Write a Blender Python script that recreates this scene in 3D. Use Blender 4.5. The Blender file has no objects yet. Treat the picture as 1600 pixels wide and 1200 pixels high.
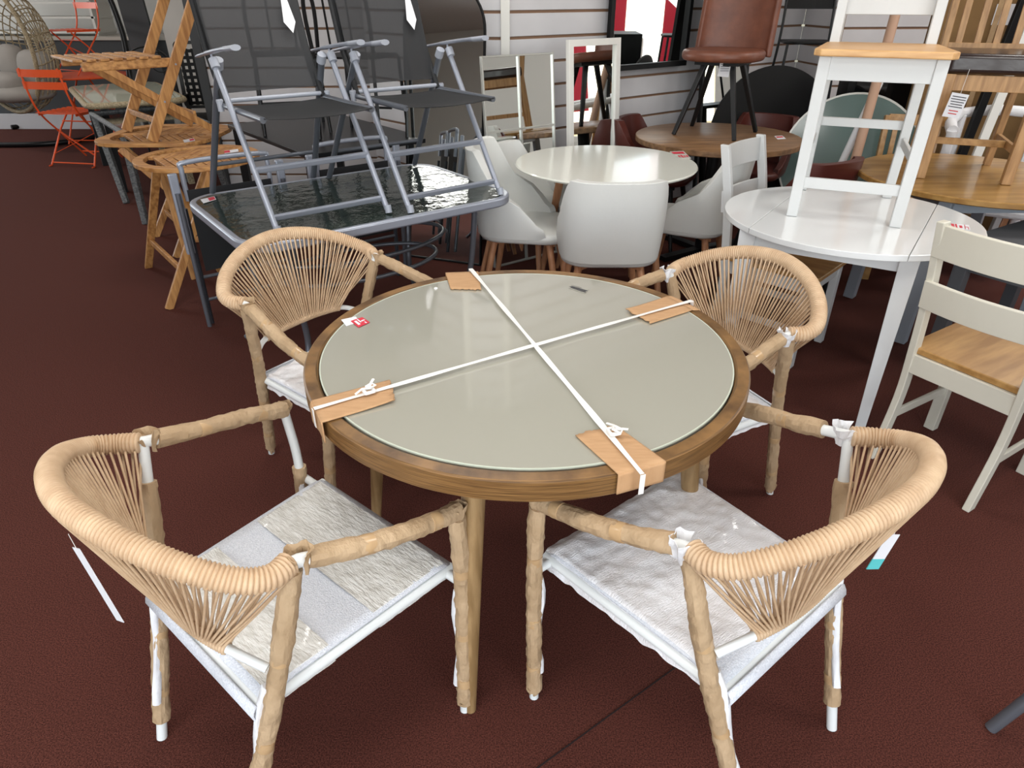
import bpy, bmesh, math, random
from mathutils import Vector, Matrix, noise
PI = math.pi
R = math.radians
SC = bpy.context.scene
COL = SC.collection
random.seed(7)

# ------------------------------------------------------------------ camera
CAM_H, FPX, PITCH = 1.50, 1040.0, R(30.3)
cd = bpy.data.cameras.new('camera')
cam = bpy.data.objects.new('camera', cd)
COL.objects.link(cam)
cam.location = (0, 0, CAM_H)
cam.rotation_euler = (PI/2 - PITCH, 0, 0)
cd.sensor_width = 36.0
cd.lens = 36.0*FPX/1600.0
cd.clip_start = 0.02
SC.camera = cam
SC.view_settings.view_transform = 'Standard'
SC.view_settings.look = 'None'
SC.view_settings.gamma = 1.0
SC.view_settings.use_curve_mapping = False
SC.view_settings.exposure = 0.12

# ------------------------------------------------------------------ world
w = bpy.data.worlds.new('world')
SC.world = w
w.use_nodes = True
nt = w.node_tree
nt.nodes.clear()
sky = nt.nodes.new('ShaderNodeTexSky')
sky.sky_type = 'NISHITA'
sky.sun_disc = False
sky.sun_elevation = R(40)
sky.sun_rotation = R(120)
bg = nt.nodes.new('ShaderNodeBackground')
bg.inputs[1].default_value = 0.25
ow = nt.nodes.new('ShaderNodeOutputWorld')
nt.links.new(sky.outputs[0], bg.inputs[0])
nt.links.new(bg.outputs[0], ow.inputs[0])

# daylight through the shop front windows, and the ceiling fittings
def area(name, loc, target, sx, sy, power, col):
    l = bpy.data.lights.new(name, 'AREA')
    l.shape = 'RECTANGLE'
    l.size, l.size_y = sx, sy
    l.energy = power
    l.color = col
    o = bpy.data.objects.new(name, l)
    COL.objects.link(o)
    o.location = loc
    o.rotation_euler = (Vector(target) - Vector(loc)).to_track_quat('-Z', 'Y').to_euler()
    return o

for i, x in enumerate((-2.7, -0.3, 2.1)):
    area('window_daylight', (x, -2.3, 1.65), (x*0.6, 3, 0.4), 2.1, 2.1, 62, (0.93, 0.97, 1.0))
area('side_window_daylight', (6.0, 4.45, 1.5), (0, 3.6, .4), 2.9, 2.2, 34, (0.92, 0.97, 1.0))
for x, y in ((-5.0, 7.0), (-6.5, 9.0)):
    area('side_window_daylight', (-9.3, y, 1.6), (-4, y - .5, 0.6), 1.6, 2.0, 40, (0.95, 0.98, 1.0))
CEIL_LAMPS = [(-3.6, 1.6), (-0.6, 0.6), (1.9, 1.2), (-3.4, 5.0), (-0.4, 3.0), (3.0, 3.3), (-6.2, 6.6), (4.2, 4.4)]
for x, y in CEIL_LAMPS:
    area('ceiling_lamp_light', (x, y, 2.84), (x, y, 0), 1.15, 0.55, 24, (1.0, 0.975, 0.93))

# ------------------------------------------------------------------ mesh helpers
def px(x, y, z):
    """point at height z seen at photo position x, y (used to measure the place)"""
    X = (x-800)/FPX
    Y = -(y-600)/FPX
    d = Vector((X, Y*math.sin(PITCH)+math.cos(PITCH), Y*math.cos(PITCH)-math.sin(PITCH)))
    return Vector((0, 0, CAM_H)) + d*((z-CAM_H)/d.z)

def pd(x, y, wy):
    """point at distance wy seen at photo position x, y"""
    X = (x-800)/FPX
    Y = -(y-600)/FPX
    d = Vector((X, Y*math.sin(PITCH)+math.cos(PITCH), Y*math.cos(PITCH)-math.sin(PITCH)))
    return Vector((0, 0, CAM_H)) + d*(wy/d.y)

class MB:
    def __init__(s):
        s.v = []
        s.f = []
    def add(s, vs, fs):
        n = len(s.v)
        s.v += [tuple(v) for v in vs]
        s.f += [tuple(i+n for i in f) for f in fs]
        return s
    def box(s, c, d, rot=None):
        vs = []
        for z in (-.5, .5):
            for x, y in ((-.5, -.5), (.5, -.5), (.5, .5), (-.5, .5)):
                p = Vector((x*d[0], y*d[1], z*d[2]))
                if rot is not None:
                    p = rot @ p
                vs.append(p + Vector(c))
        return s.add(vs, [(3, 2, 1, 0), (4, 5, 6, 7), (0, 1, 5, 4), (1, 2, 6, 5), (2, 3, 7, 6), (3, 0, 4, 7)])
    def bar(s, a, b, w, d, up=(0, 1, 0), w2=None, d2=None):
        """square section beam a->b, w along up x dir, d along up"""
        a, b = Vector(a), Vector(b)
        t = (b-a).normalized()
        u = Vector(up)
        sx = u.cross(t)
        if sx.length < 1e-4:
            sx = Vector((1, 0, 0)).cross(t)
        sx.normalize()
        uy = t.cross(sx)
        w2 = w if w2 is None else w2
        d2 = d if d2 is None else d2
        vs = []
        for p, ww, dd in ((a, w, d), (b, w2, d2)):
            for i, j in ((-.5, -.5), (.5, -.5), (.5, .5), (-.5, .5)):
                vs.append(p + sx*(i*ww) + uy*(j*dd))
        return s.add(vs, [(3, 2, 1, 0), (4, 5, 6, 7), (0, 1, 5, 4), (1, 2, 6, 5), (2, 3, 7, 6), (3, 0, 4, 7)])
    def tube(s, pts, r, seg=8, closed=False, rfun=None, flat=1.0):
        pts = [Vector(p) for p in pts]
        n = len(pts)
        tang = []
        for i in range(n):
            if closed:
                t = pts[(i+1) % n]-pts[i-1]
            else:
                t = pts[min(i+1, n-1)]-pts[max(i-1, 0)]
            tang.append(t.normalized())
        ref = Vector((0, 0, 1)) if abs(tang[0].z) < .9 else Vector((1, 0, 0))
        nn = (ref - tang[0]*ref.dot(tang[0])).normalized()
        vs = []
        for i in range(n):
            t = tang[i]
            nn = (nn - t*nn.dot(t))
            nn = nn.normalized() if nn.length > 1e-6 else t.orthogonal().normalized()
            bb = t.cross(nn)
            rr = r[i] if isinstance(r, (list, tuple)) else r
            for k in range(seg):
                a = 2*PI*k/seg
                q = rr*(rfun(i/(n-1), a, pts[i]) if rfun else 1)
                vs.append(pts[i] + nn*(math.cos(a)*q*flat) + bb*(math.sin(a)*q))
        fs = []
        m = n if closed else n-1
        for i in range(m):
            j = (i+1) % n
            for k in range(seg):
                l = (k+1) % seg
                fs.append((i*seg+k, i*seg+l, j*seg+l, j*seg+k))
        if not closed:
            fs.append(tuple(range(seg-1, -1, -1)))
            fs.append(tuple((n-1)*seg+k for k in range(seg)))
        return s.add(vs, fs)
    def lathe(s, prof, seg=48, c=(0, 0, 0), cap=True):
        vs = []
        for r_, z in prof:
            for k in range(seg):
                a = 2*PI*k/seg
                vs.append((c[0]+r_*math.cos(a), c[1]+r_*math.sin(a), c[2]+z))
        fs = []
        for i in range(len(prof)-1):
            for k in range(seg):
                l = (k+1) % seg
                fs.append((i*seg+k, i*seg+l, (i+1)*seg+l, (i+1)*seg+k))
        if cap:
            fs.append(tuple(range(seg-1, -1, -1)))
            n = len(prof)-1
            fs.append(tuple(n*seg+k for k in range(seg)))
        return s.add(vs, fs)
    def prism(s, poly, z0, z1, T=None):
        n = len(poly)
        vs = [Vector((x, y, z0)) for x, y in poly]+[Vector((x, y, z1)) for x, y in poly]
        if T is not None:
            vs = [T @ v for v in vs]
        fs = [tuple(range(n-1, -1, -1)), tuple(range(n, 2*n))]
        for i in range(n):
            j = (i+1) % n
            fs.append((i, j, n+j, n+i))
        return s.add(vs, fs)
    def ring(s, outer, inner, z0, z1, T=None):
        """flat frame between two outlines with equal point counts"""
        n = len(outer)
        vs = [Vector((*p, z0)) for p in outer]+[Vector((*p, z0)) for p in inner] + [Vector((*p, z1)) for p in outer]+[Vector((*p, z1)) for p in inner]
        if T is not None:
            vs = [T @ v for v in vs]
        fs = []
        for i in range(n):
            j = (i+1) % n
            fs += [(i, n+i, n+j, j), (2*n+i, 2*n+j, 3*n+j, 3*n+i), (i, j, 2*n+j, 2*n+i), (n+j, n+i, 3*n+i, 3*n+j)]
        return s.add(vs, fs)
    def grid(s, fn, nu, nv):
        vs = [fn(i/nu, j/nv) for j in range(nv+1) for i in range(nu+1)]
        fs = []
        for j in range(nv):
            for i in range(nu):
                a = j*(nu+1)+i
                fs.append((a, a+1, a+nu+2, a+nu+1))
        return s.add(vs, fs)
    def build(s, name, mat, parent=None, bevel=0, smooth=None, solid=0, sub=0, segs=2):
        me = bpy.data.meshes.new(name)
        me.from_pydata(s.v, [], s.f)
        mats = mat if isinstance(mat, (list, tuple)) else [mat]
        for m in mats:
            me.materials.append(m)
        me.update()
        bm = bmesh.new()
        bm.from_mesh(me)
        bmesh.ops.recalc_face_normals(bm, faces=bm.faces)
        bm.to_mesh(me)
        bm.free()
        if smooth:
            for p in me.polygons:
                p.use_smooth = True
            me.set_sharp_from_angle(angle=R(smooth))
        o = bpy.data.objects.new(name, me)
        COL.objects.link(o)
        if parent is not None:
            o.parent = parent
        if solid:
            md = o.modifiers.new('solid', 'SOLIDIFY')
            md.thickness = solid
            md.offset = 0
        if bevel:
            md = o.modifiers.new('bevel', 'BEVEL')
            md.width = bevel
            md.segments = segs
            md.limit_method = 'ANGLE'
            md.angle_limit = R(40)
            md.harden_normals = False
        if sub:
            md = o.modifiers.new('sub', 'SUBSURF')
            md.levels = md.render_levels = sub
        return o

def tag(o, label=None, cat=None, group=None, kind=None):
    if label: o['label'] = label
    if cat: o['category'] = cat
    if group: o['group'] = group
    if kind: o['kind'] = kind
    return o

def thing(name, label, cat, loc=(0, 0, 0), yaw=0, group=None):
    o = bpy.data.objects.new(name, None)
    COL.objects.link(o)
    o.empty_display_size = 0.1
    o.location = loc
    o.rotation_euler = (0, 0, yaw)
    return tag(o, label, cat, group)

def kids(o):
    return [c for c in bpy.data.objects if c.parent == o]

def copy_tree(o, loc, yaw, label, group=None):
    def rec(src, par):
        c = src.copy()
        COL.objects.link(c)
        c.parent = par
        if par is not None:
            c.matrix_parent_inverse = src.matrix_parent_inverse.copy()
        for k in kids(src):
            rec(k, c)
        return c
    r = rec(o, None)
    r.location = loc
    r.rotation_euler = (0, 0, yaw)
    r['label'] = label
    if group:
        r['group'] = group
    return r

def struct(o):
    o['kind'] = 'structure'
    return o

def catmull(pts, n=8, closed=False):
    pts = [Vector(p) for p in pts]
    out = []
    m = len(pts)
    rng = range(m) if closed else range(m-1)
    for i in rng:
        p0 = pts[i-1] if (closed or i > 0) else pts[0]*2-pts[1]
        p1 = pts[i]
        p2 = pts[(i+1) % m]
        p3 = pts[(i+2) % m] if (closed or i+2 < m) else pts[-1]*2-pts[-2]
        for k in range(n):
            t = k/n
            out.append(0.5*((2*p1)+(p2-p0)*t+(2*p0-5*p1+4*p2-p3)*t*t+(3*p1-p0-3*p2+p3)*t**3))
    if not closed:
        out.append(pts[-1])
    return out

def resample(pts, n):
    L = [0]
    for a, b in zip(pts, pts[1:]):
        L.append(L[-1]+(b-a).length)
    out = []
    j = 0
    for i in range(n):
        s_ = L[-1]*i/(n-1)
        while j < len(L)-2 and L[j+1] < s_:
            j += 1
        k = (s_-L[j])/max(1e-9, L[j+1]-L[j])
        out.append(pts[j].lerp(pts[j+1], min(1, k)))
    return out

def rrect(w, d, r, n=6, cx=0, cy=0):
    out = []
    for sx, sy, a0 in ((1, 1, 0), (-1, 1, 90), (-1, -1, 180), (1, -1, 270)):
        for k in range(n+1):
            a = R(a0+90*k/n)
            out.append((cx+sx*(w/2-r)+r*math.cos(a), cy+sy*(d/2-r)+r*math.sin(a)))
    return out

def circ(r, n=48, cx=0, cy=0):
    return [(cx+r*math.cos(2*PI*k/n), cy+r*math.sin(2*PI*k/n)) for k in range(n)]

# ------------------------------------------------------------------ materials
def srgb(c):
    return tuple(((x/255)/12.92 if x/255 <= .04045 else ((x/255+.055)/1.055)**2.4) for x in c)+(1,)

def mat(name, col, rough=.5, metal=0, col2=None, scale=8, stretch=(1, 1, 1), bump=0, bscale=None, trans=0, alpha=1, coat=0, ior=None, spec=None, detail=3, sheen=0, emit=0):
    m = bpy.data.materials.new(name)
    m.use_nodes = True
    n = m.node_tree
    b = n.nodes['Principled BSDF']
    b.inputs['Base Color'].default_value = srgb(col)
    b.inputs['Roughness'].default_value = rough
    b.inputs['Metallic'].default_value = metal
    if trans: b.inputs['Transmission Weight'].default_value = trans
    if alpha < 1: b.inputs['Alpha'].default_value = alpha
    if coat:
        b.inputs['Coat Weight'].default_value = coat
        b.inputs['Coat Roughness'].default_value = .08
    if ior: b.inputs['IOR'].default_value = ior
    if spec is not None: b.inputs['Specular IOR Level'].default_value = spec
    if sheen: b.inputs['Sheen Weight'].default_value = sheen
    if emit:
        b.inputs['Emission Color'].default_value = srgb(col)
        b.inputs['Emission Strength'].default_value = emit
    if col2 or bump:
        tc = n.nodes.new('ShaderNodeTexCoord')
        mp = n.nodes.new('ShaderNodeMapping')
        mp.inputs['Scale'].default_value = stretch
        n.links.new(tc.outputs['Object'], mp.inputs[0])
    if col2:
        nz = n.nodes.new('ShaderNodeTexNoise')
        nz.inputs['Scale'].default_value = scale
        nz.inputs['Detail'].default_value = detail
        n.links.new(mp.outputs[0], nz.inputs[0])
        cr = n.nodes.new('ShaderNodeValToRGB')
        cr.color_ramp.elements[0].position = .35
        cr.color_ramp.elements[1].position = .65
        cr.color_ramp.elements[0].color = srgb(col)
        cr.color_ramp.elements[1].color = srgb(col2)
        n.links.new(nz.outputs[0], cr.inputs[0])
        n.links.new(cr.outputs[0], b.inputs['Base Color'])
    if bump:
        nb = n.nodes.new('ShaderNodeTexNoise')
        nb.inputs['Scale'].default_value = bscale or scale
        nb.inputs['Detail'].default_value = 3
        n.links.new(mp.outputs[0], nb.inputs[0])
        bp = n.nodes.new('ShaderNodeBump')
        bp.inputs['Strength'].default_value = bump
        bp.inputs['Distance'].default_value = .01
        n.links.new(nb.outputs[0], bp.inputs['Height'])
        n.links.new(bp.outputs[0], b.inputs['Normal'])
    return m

def wood(name, c1, c2, axis='x', rough=.45, coat=0, sc=9):
    st = {'x': (.12, 1, 1), 'y': (1, .12, 1), 'z': (1, 1, .12), 'r': (.35, .35, 22)}[axis]
    st = tuple(s*6 for s in st)
    return mat(name, c1, rough, 0, c2, sc, st, coat=coat, detail=5)

M = dict(
    carpet=mat('burgundy_carpet', (60, 29, 24), .95, 0, (106, 60, 50), 300, bump=.6, bscale=500, detail=2, spec=.15),
    plaster=mat('white_plaster', (214, 211, 205), .8),
    slat=mat('slatwall_white', (205, 203, 205), .55, 0, (214, 212, 214), 3),
    slatback=mat('slatwall_groove', (138, 106, 82), .7),
    ceil=mat('ceiling_white', (225, 224, 220), .9),
    skirt=mat('skirting_white', (190, 188, 190), .6),
    rimwood=wood('oak_print_rim', (86, 60, 32), (138, 102, 60), 'r', .40, sc=6),
    legwood=wood('oak_print_leg', (130, 102, 66), (164, 134, 94), 'z', .45),
    glassbeige=mat('back_painted_glass', (168, 166, 153), .05, 0, spec=.9, ior=1.6, coat=1),
    glassedge=mat('glass_edge', (196, 202, 186), .15),
    card=mat('cardboard', (182, 142, 102), .85, 0, (190, 150, 110), 20, (1, 6, 1), bump=.15, bscale=60),
    strap=mat('white_strap', (232, 230, 226), .45),
    rope=mat('tan_rope', (190, 159, 126), .55, 0, (204, 175, 142), 30),
    kraft=mat('kraft_paper', (168, 141, 108), .7, 0, (184, 157, 124), 14, (1, 1, .6), bump=.7, bscale=45),
    tape=mat('packing_tape', (180, 148, 110), .3, 0, (192, 160, 120), 30, coat=.3),
    foam=mat('white_foam_sheet', (226, 226, 228), .6, bump=.3, bscale=60),
    whitemetal=mat('white_metal', (226, 229, 228), .35),
    meshseat=mat('white_mesh_fabric', (205, 208, 216), .7, 0, (224, 226, 232), 260, bump=.4, bscale=300),
    bubble=mat('bubble_wrap', (222, 218, 218), .25, 0, (240, 240, 243), 5, (1, 4, 1), bump=.45, bscale=110, coat=.7),
    foil=mat('clear_film', (206, 203, 196), .2, 0, (226, 224, 219), 14, (1.6, 5, 1), bump=.55, bscale=34, coat=.8),
    steel=mat('grey_powder_metal', (112, 116, 124), .35, .55),
    steel2=mat('grey_light_metal', (160, 165, 177), .35, .4),
    steeldk=mat('dark_grey_metal', (66, 69, 76), .4, .4),
    cap=mat('grey_plastic_cap', (160, 164, 174), .4),
    blackm=mat('black_metal', (14, 14, 16), .4, .2),
    black=mat('black_plastic', (9, 9, 10), .5, spec=.25),
    blackglass=mat('black_glass', (14, 15, 17), .06, spec=.6),
    darktop=mat('dark_laminate', (26, 27, 29), .35, spec=.25),
    rattan=mat('beige_rattan', (176, 160, 130), .7, 0, (130, 114, 88), 90, bump=.5, bscale=90),
    wickergrey=mat('grey_wicker', (82, 84, 86), .7, 0, (122, 124, 124), 60, (1, 1, 1.5), bump=1, bscale=70),
    teak_x=wood('teak_x', (150, 100, 54), (198, 146, 88), 'x', .5),
    teak_z=wood('teak_z', (150, 100, 54), (198, 146, 88), 'z', .5),
    teak_y=wood('teak_y', (150, 100, 54), (198, 146, 88), 'y', .5),
    orange=mat('orange_enamel', (232, 90, 42), .4),
    whitelac=mat('white_lacquer', (226, 226, 216), .16, coat=.4),
    whitegloss=mat('white_gloss_top', (228, 230, 230), .16, coat=.5),
    whitepaint=mat('white_satin_paint', (206, 207, 206), .4),
    creampaint=mat('cream_satin_paint', (208, 203, 188), .4),
    greypaint=mat('grey_satin_paint', (84, 86, 90), .5),
    lgreypaint=mat('light_grey_paint', (150, 156, 164), .45),
    leatherette=mat('white_faux_leather', (214, 214, 210), .38, bump=.12, bscale=22, spec=.5),
    brownleather=mat('tan_faux_leather', (104, 60, 44), .42, 0, (122, 72, 52), 12, bump=.1, bscale=50),
    darkbrown=mat('dark_brown_leather', (40, 26, 24), .28, bump=.1, bscale=30, coat=.2),
    maroon=mat('maroon_faux_leather', (84, 36, 28), .4),
    beech=wood('beech_leg', (166, 112, 76), (196, 142, 104), 'z', .45),
    walnut=wood('walnut_top', (104, 74, 48), (146, 110, 76), 'x', .4, sc=6),
    oak=wood('oak_top', (148, 108, 56), (176, 136, 78), 'x', .3, coat=.3, sc=5),
    oakz=wood('oak_z', (150, 110, 68), (184, 142, 94), 'z', .45),
    oaky=wood('oak_y', (152, 110, 60), (184, 142, 86), 'y', .4, coat=.15, sc=5),
    oaklight=wood('rubberwood', (196, 146, 92), (222, 178, 122), 'x', .4),
    mirror=mat('mirror_silver', (232, 236, 234), .015, 1),
    silverframe=mat('silver_frame', (186, 186, 180), .35, .6),
    frost=mat('frosted_glass_top', (92, 112, 108), .15, coat=.2),
    cushion=mat('grey_cushion', (150, 144, 138), .9, bump=.2, bscale=15),
    paper=mat('white_card', (226, 226, 230), .6),
    teal=mat('teal_print', (90, 190, 192), .6),
    red=mat('red_print', (206, 40, 62), .5),
    ink=mat('ink', (60, 60, 66), .6),
    redink=mat('red_ink', (196, 60, 60), .6),
    blue=mat('blue_metal', (34, 38, 120), .35),
    boxcard=mat('brown_box', (112, 84, 48), .85, 0, (124, 94, 56), 8),
    darkpanel=mat('dark_grey_panel', (58, 60, 62), .55),
    worktop=mat('pale_worktop', (186, 180, 170), .4),
    pole=mat('pale_wood_pole', (186, 150, 126), .6),
    white=mat('white_matt', (224, 222, 216), .6),
)

def sheer(name, col, cover):
    m = bpy.data.materials.new(name)
    m.use_nodes = True
    n = m.node_tree
    b = n.nodes['Principled BSDF']
    b.inputs['Base Color'].default_value = srgb(col)
    b.inputs['Roughness'].default_value = .6
    b.inputs['Alpha'].default_value = cover
    return m
M['sling'] = sheer('black_sling_mesh', (28, 29, 32), .90)
M['slingsolid'] = mat('black_sling_hem', (26, 27, 29), .7)

def wavy_glass():
    m = mat('wavy_table_glass', (44, 56, 50), .08, bump=.35, bscale=14, spec=.5)
    m.node_tree.nodes['Principled BSDF'].inputs['Alpha'].default_value = .82
    return m
M['wavy'] = wavy_glass()
M['clearglass'] = mat('clear_glass_top', (176, 178, 158), .05, spec=.8)

# ------------------------------------------------------------------ the room
def slat_wall(name, a, b, h=2.9, pitch=.142, z0=.0, phase=0.0):
    a, b = Vector((*a, 0)), Vector((*b, 0))
    L = (b-a).length
    d = (b-a).normalized()
    nrm = Vector((d.y, -d.x, 0))
    if nrm.dot(-a) < 0:
        nrm = -nrm
    bk = MB()
    bk.bar(a - nrm*.03+Vector((0, 0, h/2)), b - nrm*.03+Vector((0, 0, h/2)), h, .03, up=nrm)
    wl = struct(bk.build(name, M['slatback']))
    s = MB()
    z = z0+phase
    while z < h:
        zc = z+(pitch-.017)/2
        s.bar(a - nrm*.009+Vector((0, 0, zc)), b - nrm*.009+Vector((0, 0, zc)), pitch-.017, .018, up=nrm)
        z += pitch
    # board joints
    o = s.build('slat_board', M['slat'], wl, bevel=.002, segs=1)
    return wl

fl = struct(MB().box((-1.5, 4, -.05), (22, 18, .1)).build('floor', M['carpet']))
struct(MB().box((-1.5, 4, 2.95), (22, 18, .1)).build('ceiling', M['ceil']))
WP = Vector((.977, 5.4))
WD = Vector((.783, .621))
A1 = WP - WD*1.30
A2 = WP + WD*2.03
slat_wall('wall_back', A1, A2)
A0 = Vector((-.34, 4.60))
slat_wall('wall_pillar_front', A0, A1)
A00 = Vector((-1.05, 5.35))
slat_wall('wall_pillar_side', A00, A0)
slat_wall('wall_rear_left', (-2.5, 6.0), (-1.05, 6.0))
struct(MB().box((-2.53, 6.02, 1.45), (.07, .10, 2.9)).build('trim_5', M['darkpanel']))
A3 = A2 + Vector((.05, -.62))
slat_wall('wall_return', A2, A3)
slat_wall('wall_rear_right', A3, (6.0, A3.y + .3))
for i, p in enumerate((A1, A0, A3)):
    struct(MB().box((p.x, p.y-.005, 1.45), (.055, .05, 2.9)).build('trim_%d' % (i+1), M['white'], bevel=.003))
struct(MB().box((-4.9, 10.6, 1.45), (9.6, .1, 2.9)).build('wall_far_left', M['plaster']))
struct(MB().box((-2.45, 8.35, 1.45), (.1, 4.5, 2.9)).build('wall_far_side', M['plaster']))
# side walls; the left one has a window
wb = MB()
for y0, y1, z0, z1 in ((-2.5, 5.8, 0, 2.9), (5.8, 10.6, 0, .5), (5.8, 10.6, 2.6, 2.9), (7.75, 8.2, .5, 2.6), (10.0, 10.6, .5, 2.6)):
    wb.box((-9.6, (y0+y1)/2, (z0+z1)/2), (.1, y1-y0, z1-z0))
struct(wb.build('wall_left', M['plaster']))
wr_ = MB()
for y0, y1, z0, z1 in ((-2.6, 2.9, 0, 2.9), (2.9, 6.0, 0, .3), (2.9, 6.0, 2.7, 2.9), (6.0, 6.6, 0, 2.9)):
    wr_.box((6.05, (y0+y1)/2, (z0+z1)/2), (.1, y1-y0, z1-z0))
struct(wr_.build('wall_right', M['plaster']))
f = MB().ring(rrect(3.1, 2.4, .001, 1), rrect(2.96, 2.26, .001, 1), -.04, .04, Matrix.Translation((6.05, 4.45, 1.5)) @ Matrix.Rotation(PI/2, 4, 'Z') @ Matrix.Rotation(PI/2, 4, 'X'))
for y_ in (3.9, 4.95):
    f.box((6.05, y_, 1.5), (.06, .06, 2.3))
struct(f.build('window_4', M['white']))
for y_, w__ in ((3.35, .35), (4.5, .45), (5.35, .25)):
    tag(MB().box((5.9, y_, 1.55), (.01, w__, 1.7)).build('window_banner', M['red']), 'plain red banner hanging in the side shop window', 'banner', 'red banners in the side window')
# shop front behind the photographer
wf = MB()
for x0, x1, z0, z1 in ((-9.6, 6.05, 0, .5), (-9.6, 6.05, 2.7, 2.9), (-9.6, -3.9, .5, 2.7), (3.3, 6.05, .5, 2.7)):
    wf.box(((x0+x1)/2, -2.5, (z0+z1)/2), (x1-x0, .12, z1-z0))
struct(wf.build('wall_front', M['plaster']))
for i, x in enumerate((-2.7, -.3, 2.1)):
    f = MB().ring(rrect(2.4, 2.2, .001, 1), rrect(2.24, 2.04, .001, 1), -.04, .04, Matrix.Translation((x, -2.5, 1.6)) @ Matrix.Rotation(PI/2, 4, 'X'))
    struct(f.build('window_%d' % (i+1), M['white']))
for x, y in CEIL_LAMPS:
    t = thing('ceiling_light', 'flat white ceiling light panel above the shop floor', 'ceiling light', (x, y, 2.86), 0, 'ceiling light panels')
    MB().ring(rrect(1.22, .62, .01), rrect(1.16, .56, .01), 0, .04).build('frame', M['white'], t)
# skirting platform at far left
struct(MB().box((-5.6, 9.15, .09), (6.2, .08, .18)).build('baseboard_far', M['skirt'], bevel=.004))
# carpet seams
sm = MB()
a, b = px(840, 1200, 0), px(1065, 1036, 0)
dd = (b-a)
sm.bar(a-dd*.8+Vector((0, 0, .0012)), b+dd*.4+Vector((0, 0, .0012)), .003, .0016, up=(0, 0, 1))
a, b = px(0, 437, 0), px(260, 398, 0)
struct(sm.build('trim_4', mat('carpet_seam', (28, 10, 9), .95)))

# ================================================================== main table
TC = Vector((.034, 1.47, 0))
TR = .5325
t = thing('round_dining_table', 'large round dining table with beige glass top, wood rim and strapped cardboard protectors', 'table', TC)
MB().lathe([(TR-.035, .700), (TR-.004, .700), (TR, .704), (TR, .746), (TR-.004, .750), (TR-.028, .750), (TR-.034, .744), (TR-.035, .742)], 128, cap=False).lathe([(0.001, .702), (TR-.034, .702)], 128, cap=False).build('rim', M['rimwood'], t, smooth=35)
g = MB().lathe([(TR-.037, .735), (TR-.037, .7485), (TR-.0385, .750)], 128).build('glass_top', M['glassbeige'], t, smooth=30)
MB().ring(circ(TR-.0365, 128), circ(TR-.0395, 128), .7462, .7504).build('edge_line', M['glassedge'], g)
for k in range(4):
    a = R(-106+90*k)
    d = Vector((math.cos(a), math.sin(a), 0))
    lg = MB().tube([d*.40+Vector((0, 0, .70)), d*.43+Vector((0, 0, .5)), d*.49], [.027, .024, .0135], 20).build('leg', M['legwood'], t, smooth=60)
MB().ring(circ(.46, 64), circ(.44, 64), .68, .70).build('apron', M['legwood'], t)

# cardboard corners and straps lie on / around the table top
def tp(x, y):
    return px(x, y, .7525)
def card(label, quad, fold, seed, crease=0):
    """quad: four photo points (inner-left, inner-right, rim-right, rim-left) measured on the top"""
    q = [tp(*p) for p in quad]
    rnd = random.Random(seed)
    m = MB()
    n = 22
    def f(u, v):
        a = q[0].lerp(q[1], u)
        b = q[3].lerp(q[2], u)
        p = a.lerp(b, v)
        if v == 0:
            p = p + (a-b).normalized()*(rnd.uniform(-.004, .003))
        p.z += .0012 + .0035*(1-v)**3*crease*(.3+u)
        return p
    m.grid(f, n, 10)
    # fold over the rim
    def g(u, v):
        b = q[3].lerp(q[2], u)
        out = (b-TC)
        out.z = 0
        out = out.normalized()
        rr = (Vector((b.x, b.y, 0))-TC).length
        p = TC + out*(rr + min(v*6, 1)*(max(TR+.003-rr, 0)))
        p.z = .7537 if v == 0 else .7535 - fold*v
        return p
    m.grid(g, n, 8)
    t = m.build('cardboard_protector', M['card'], solid=.0028, smooth=40)
    return tag(t, label, 'packaging', 'cardboard edge protectors on the big table')
card('cardboard edge protector at the far edge of the big round table', [(704, 452), (752, 453), (747, 425), (696, 427)], .03, 1)
card('small cardboard protector at the right far edge, nearest the right rear rope chair', [(1017, 506), (977, 486), (1042, 464), (1082, 485)], .03, 2, 1)
card('cardboard protector with frayed end at the left edge beneath a white knot', [(610, 595), (617, 628), (503, 661), (487, 627)], .050, 3, 1)
card('widest cardboard protector at the near edge beneath a white strap buckle', [(898, 680), (961, 665), (1040, 722), (966, 742)], .046, 4)

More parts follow.
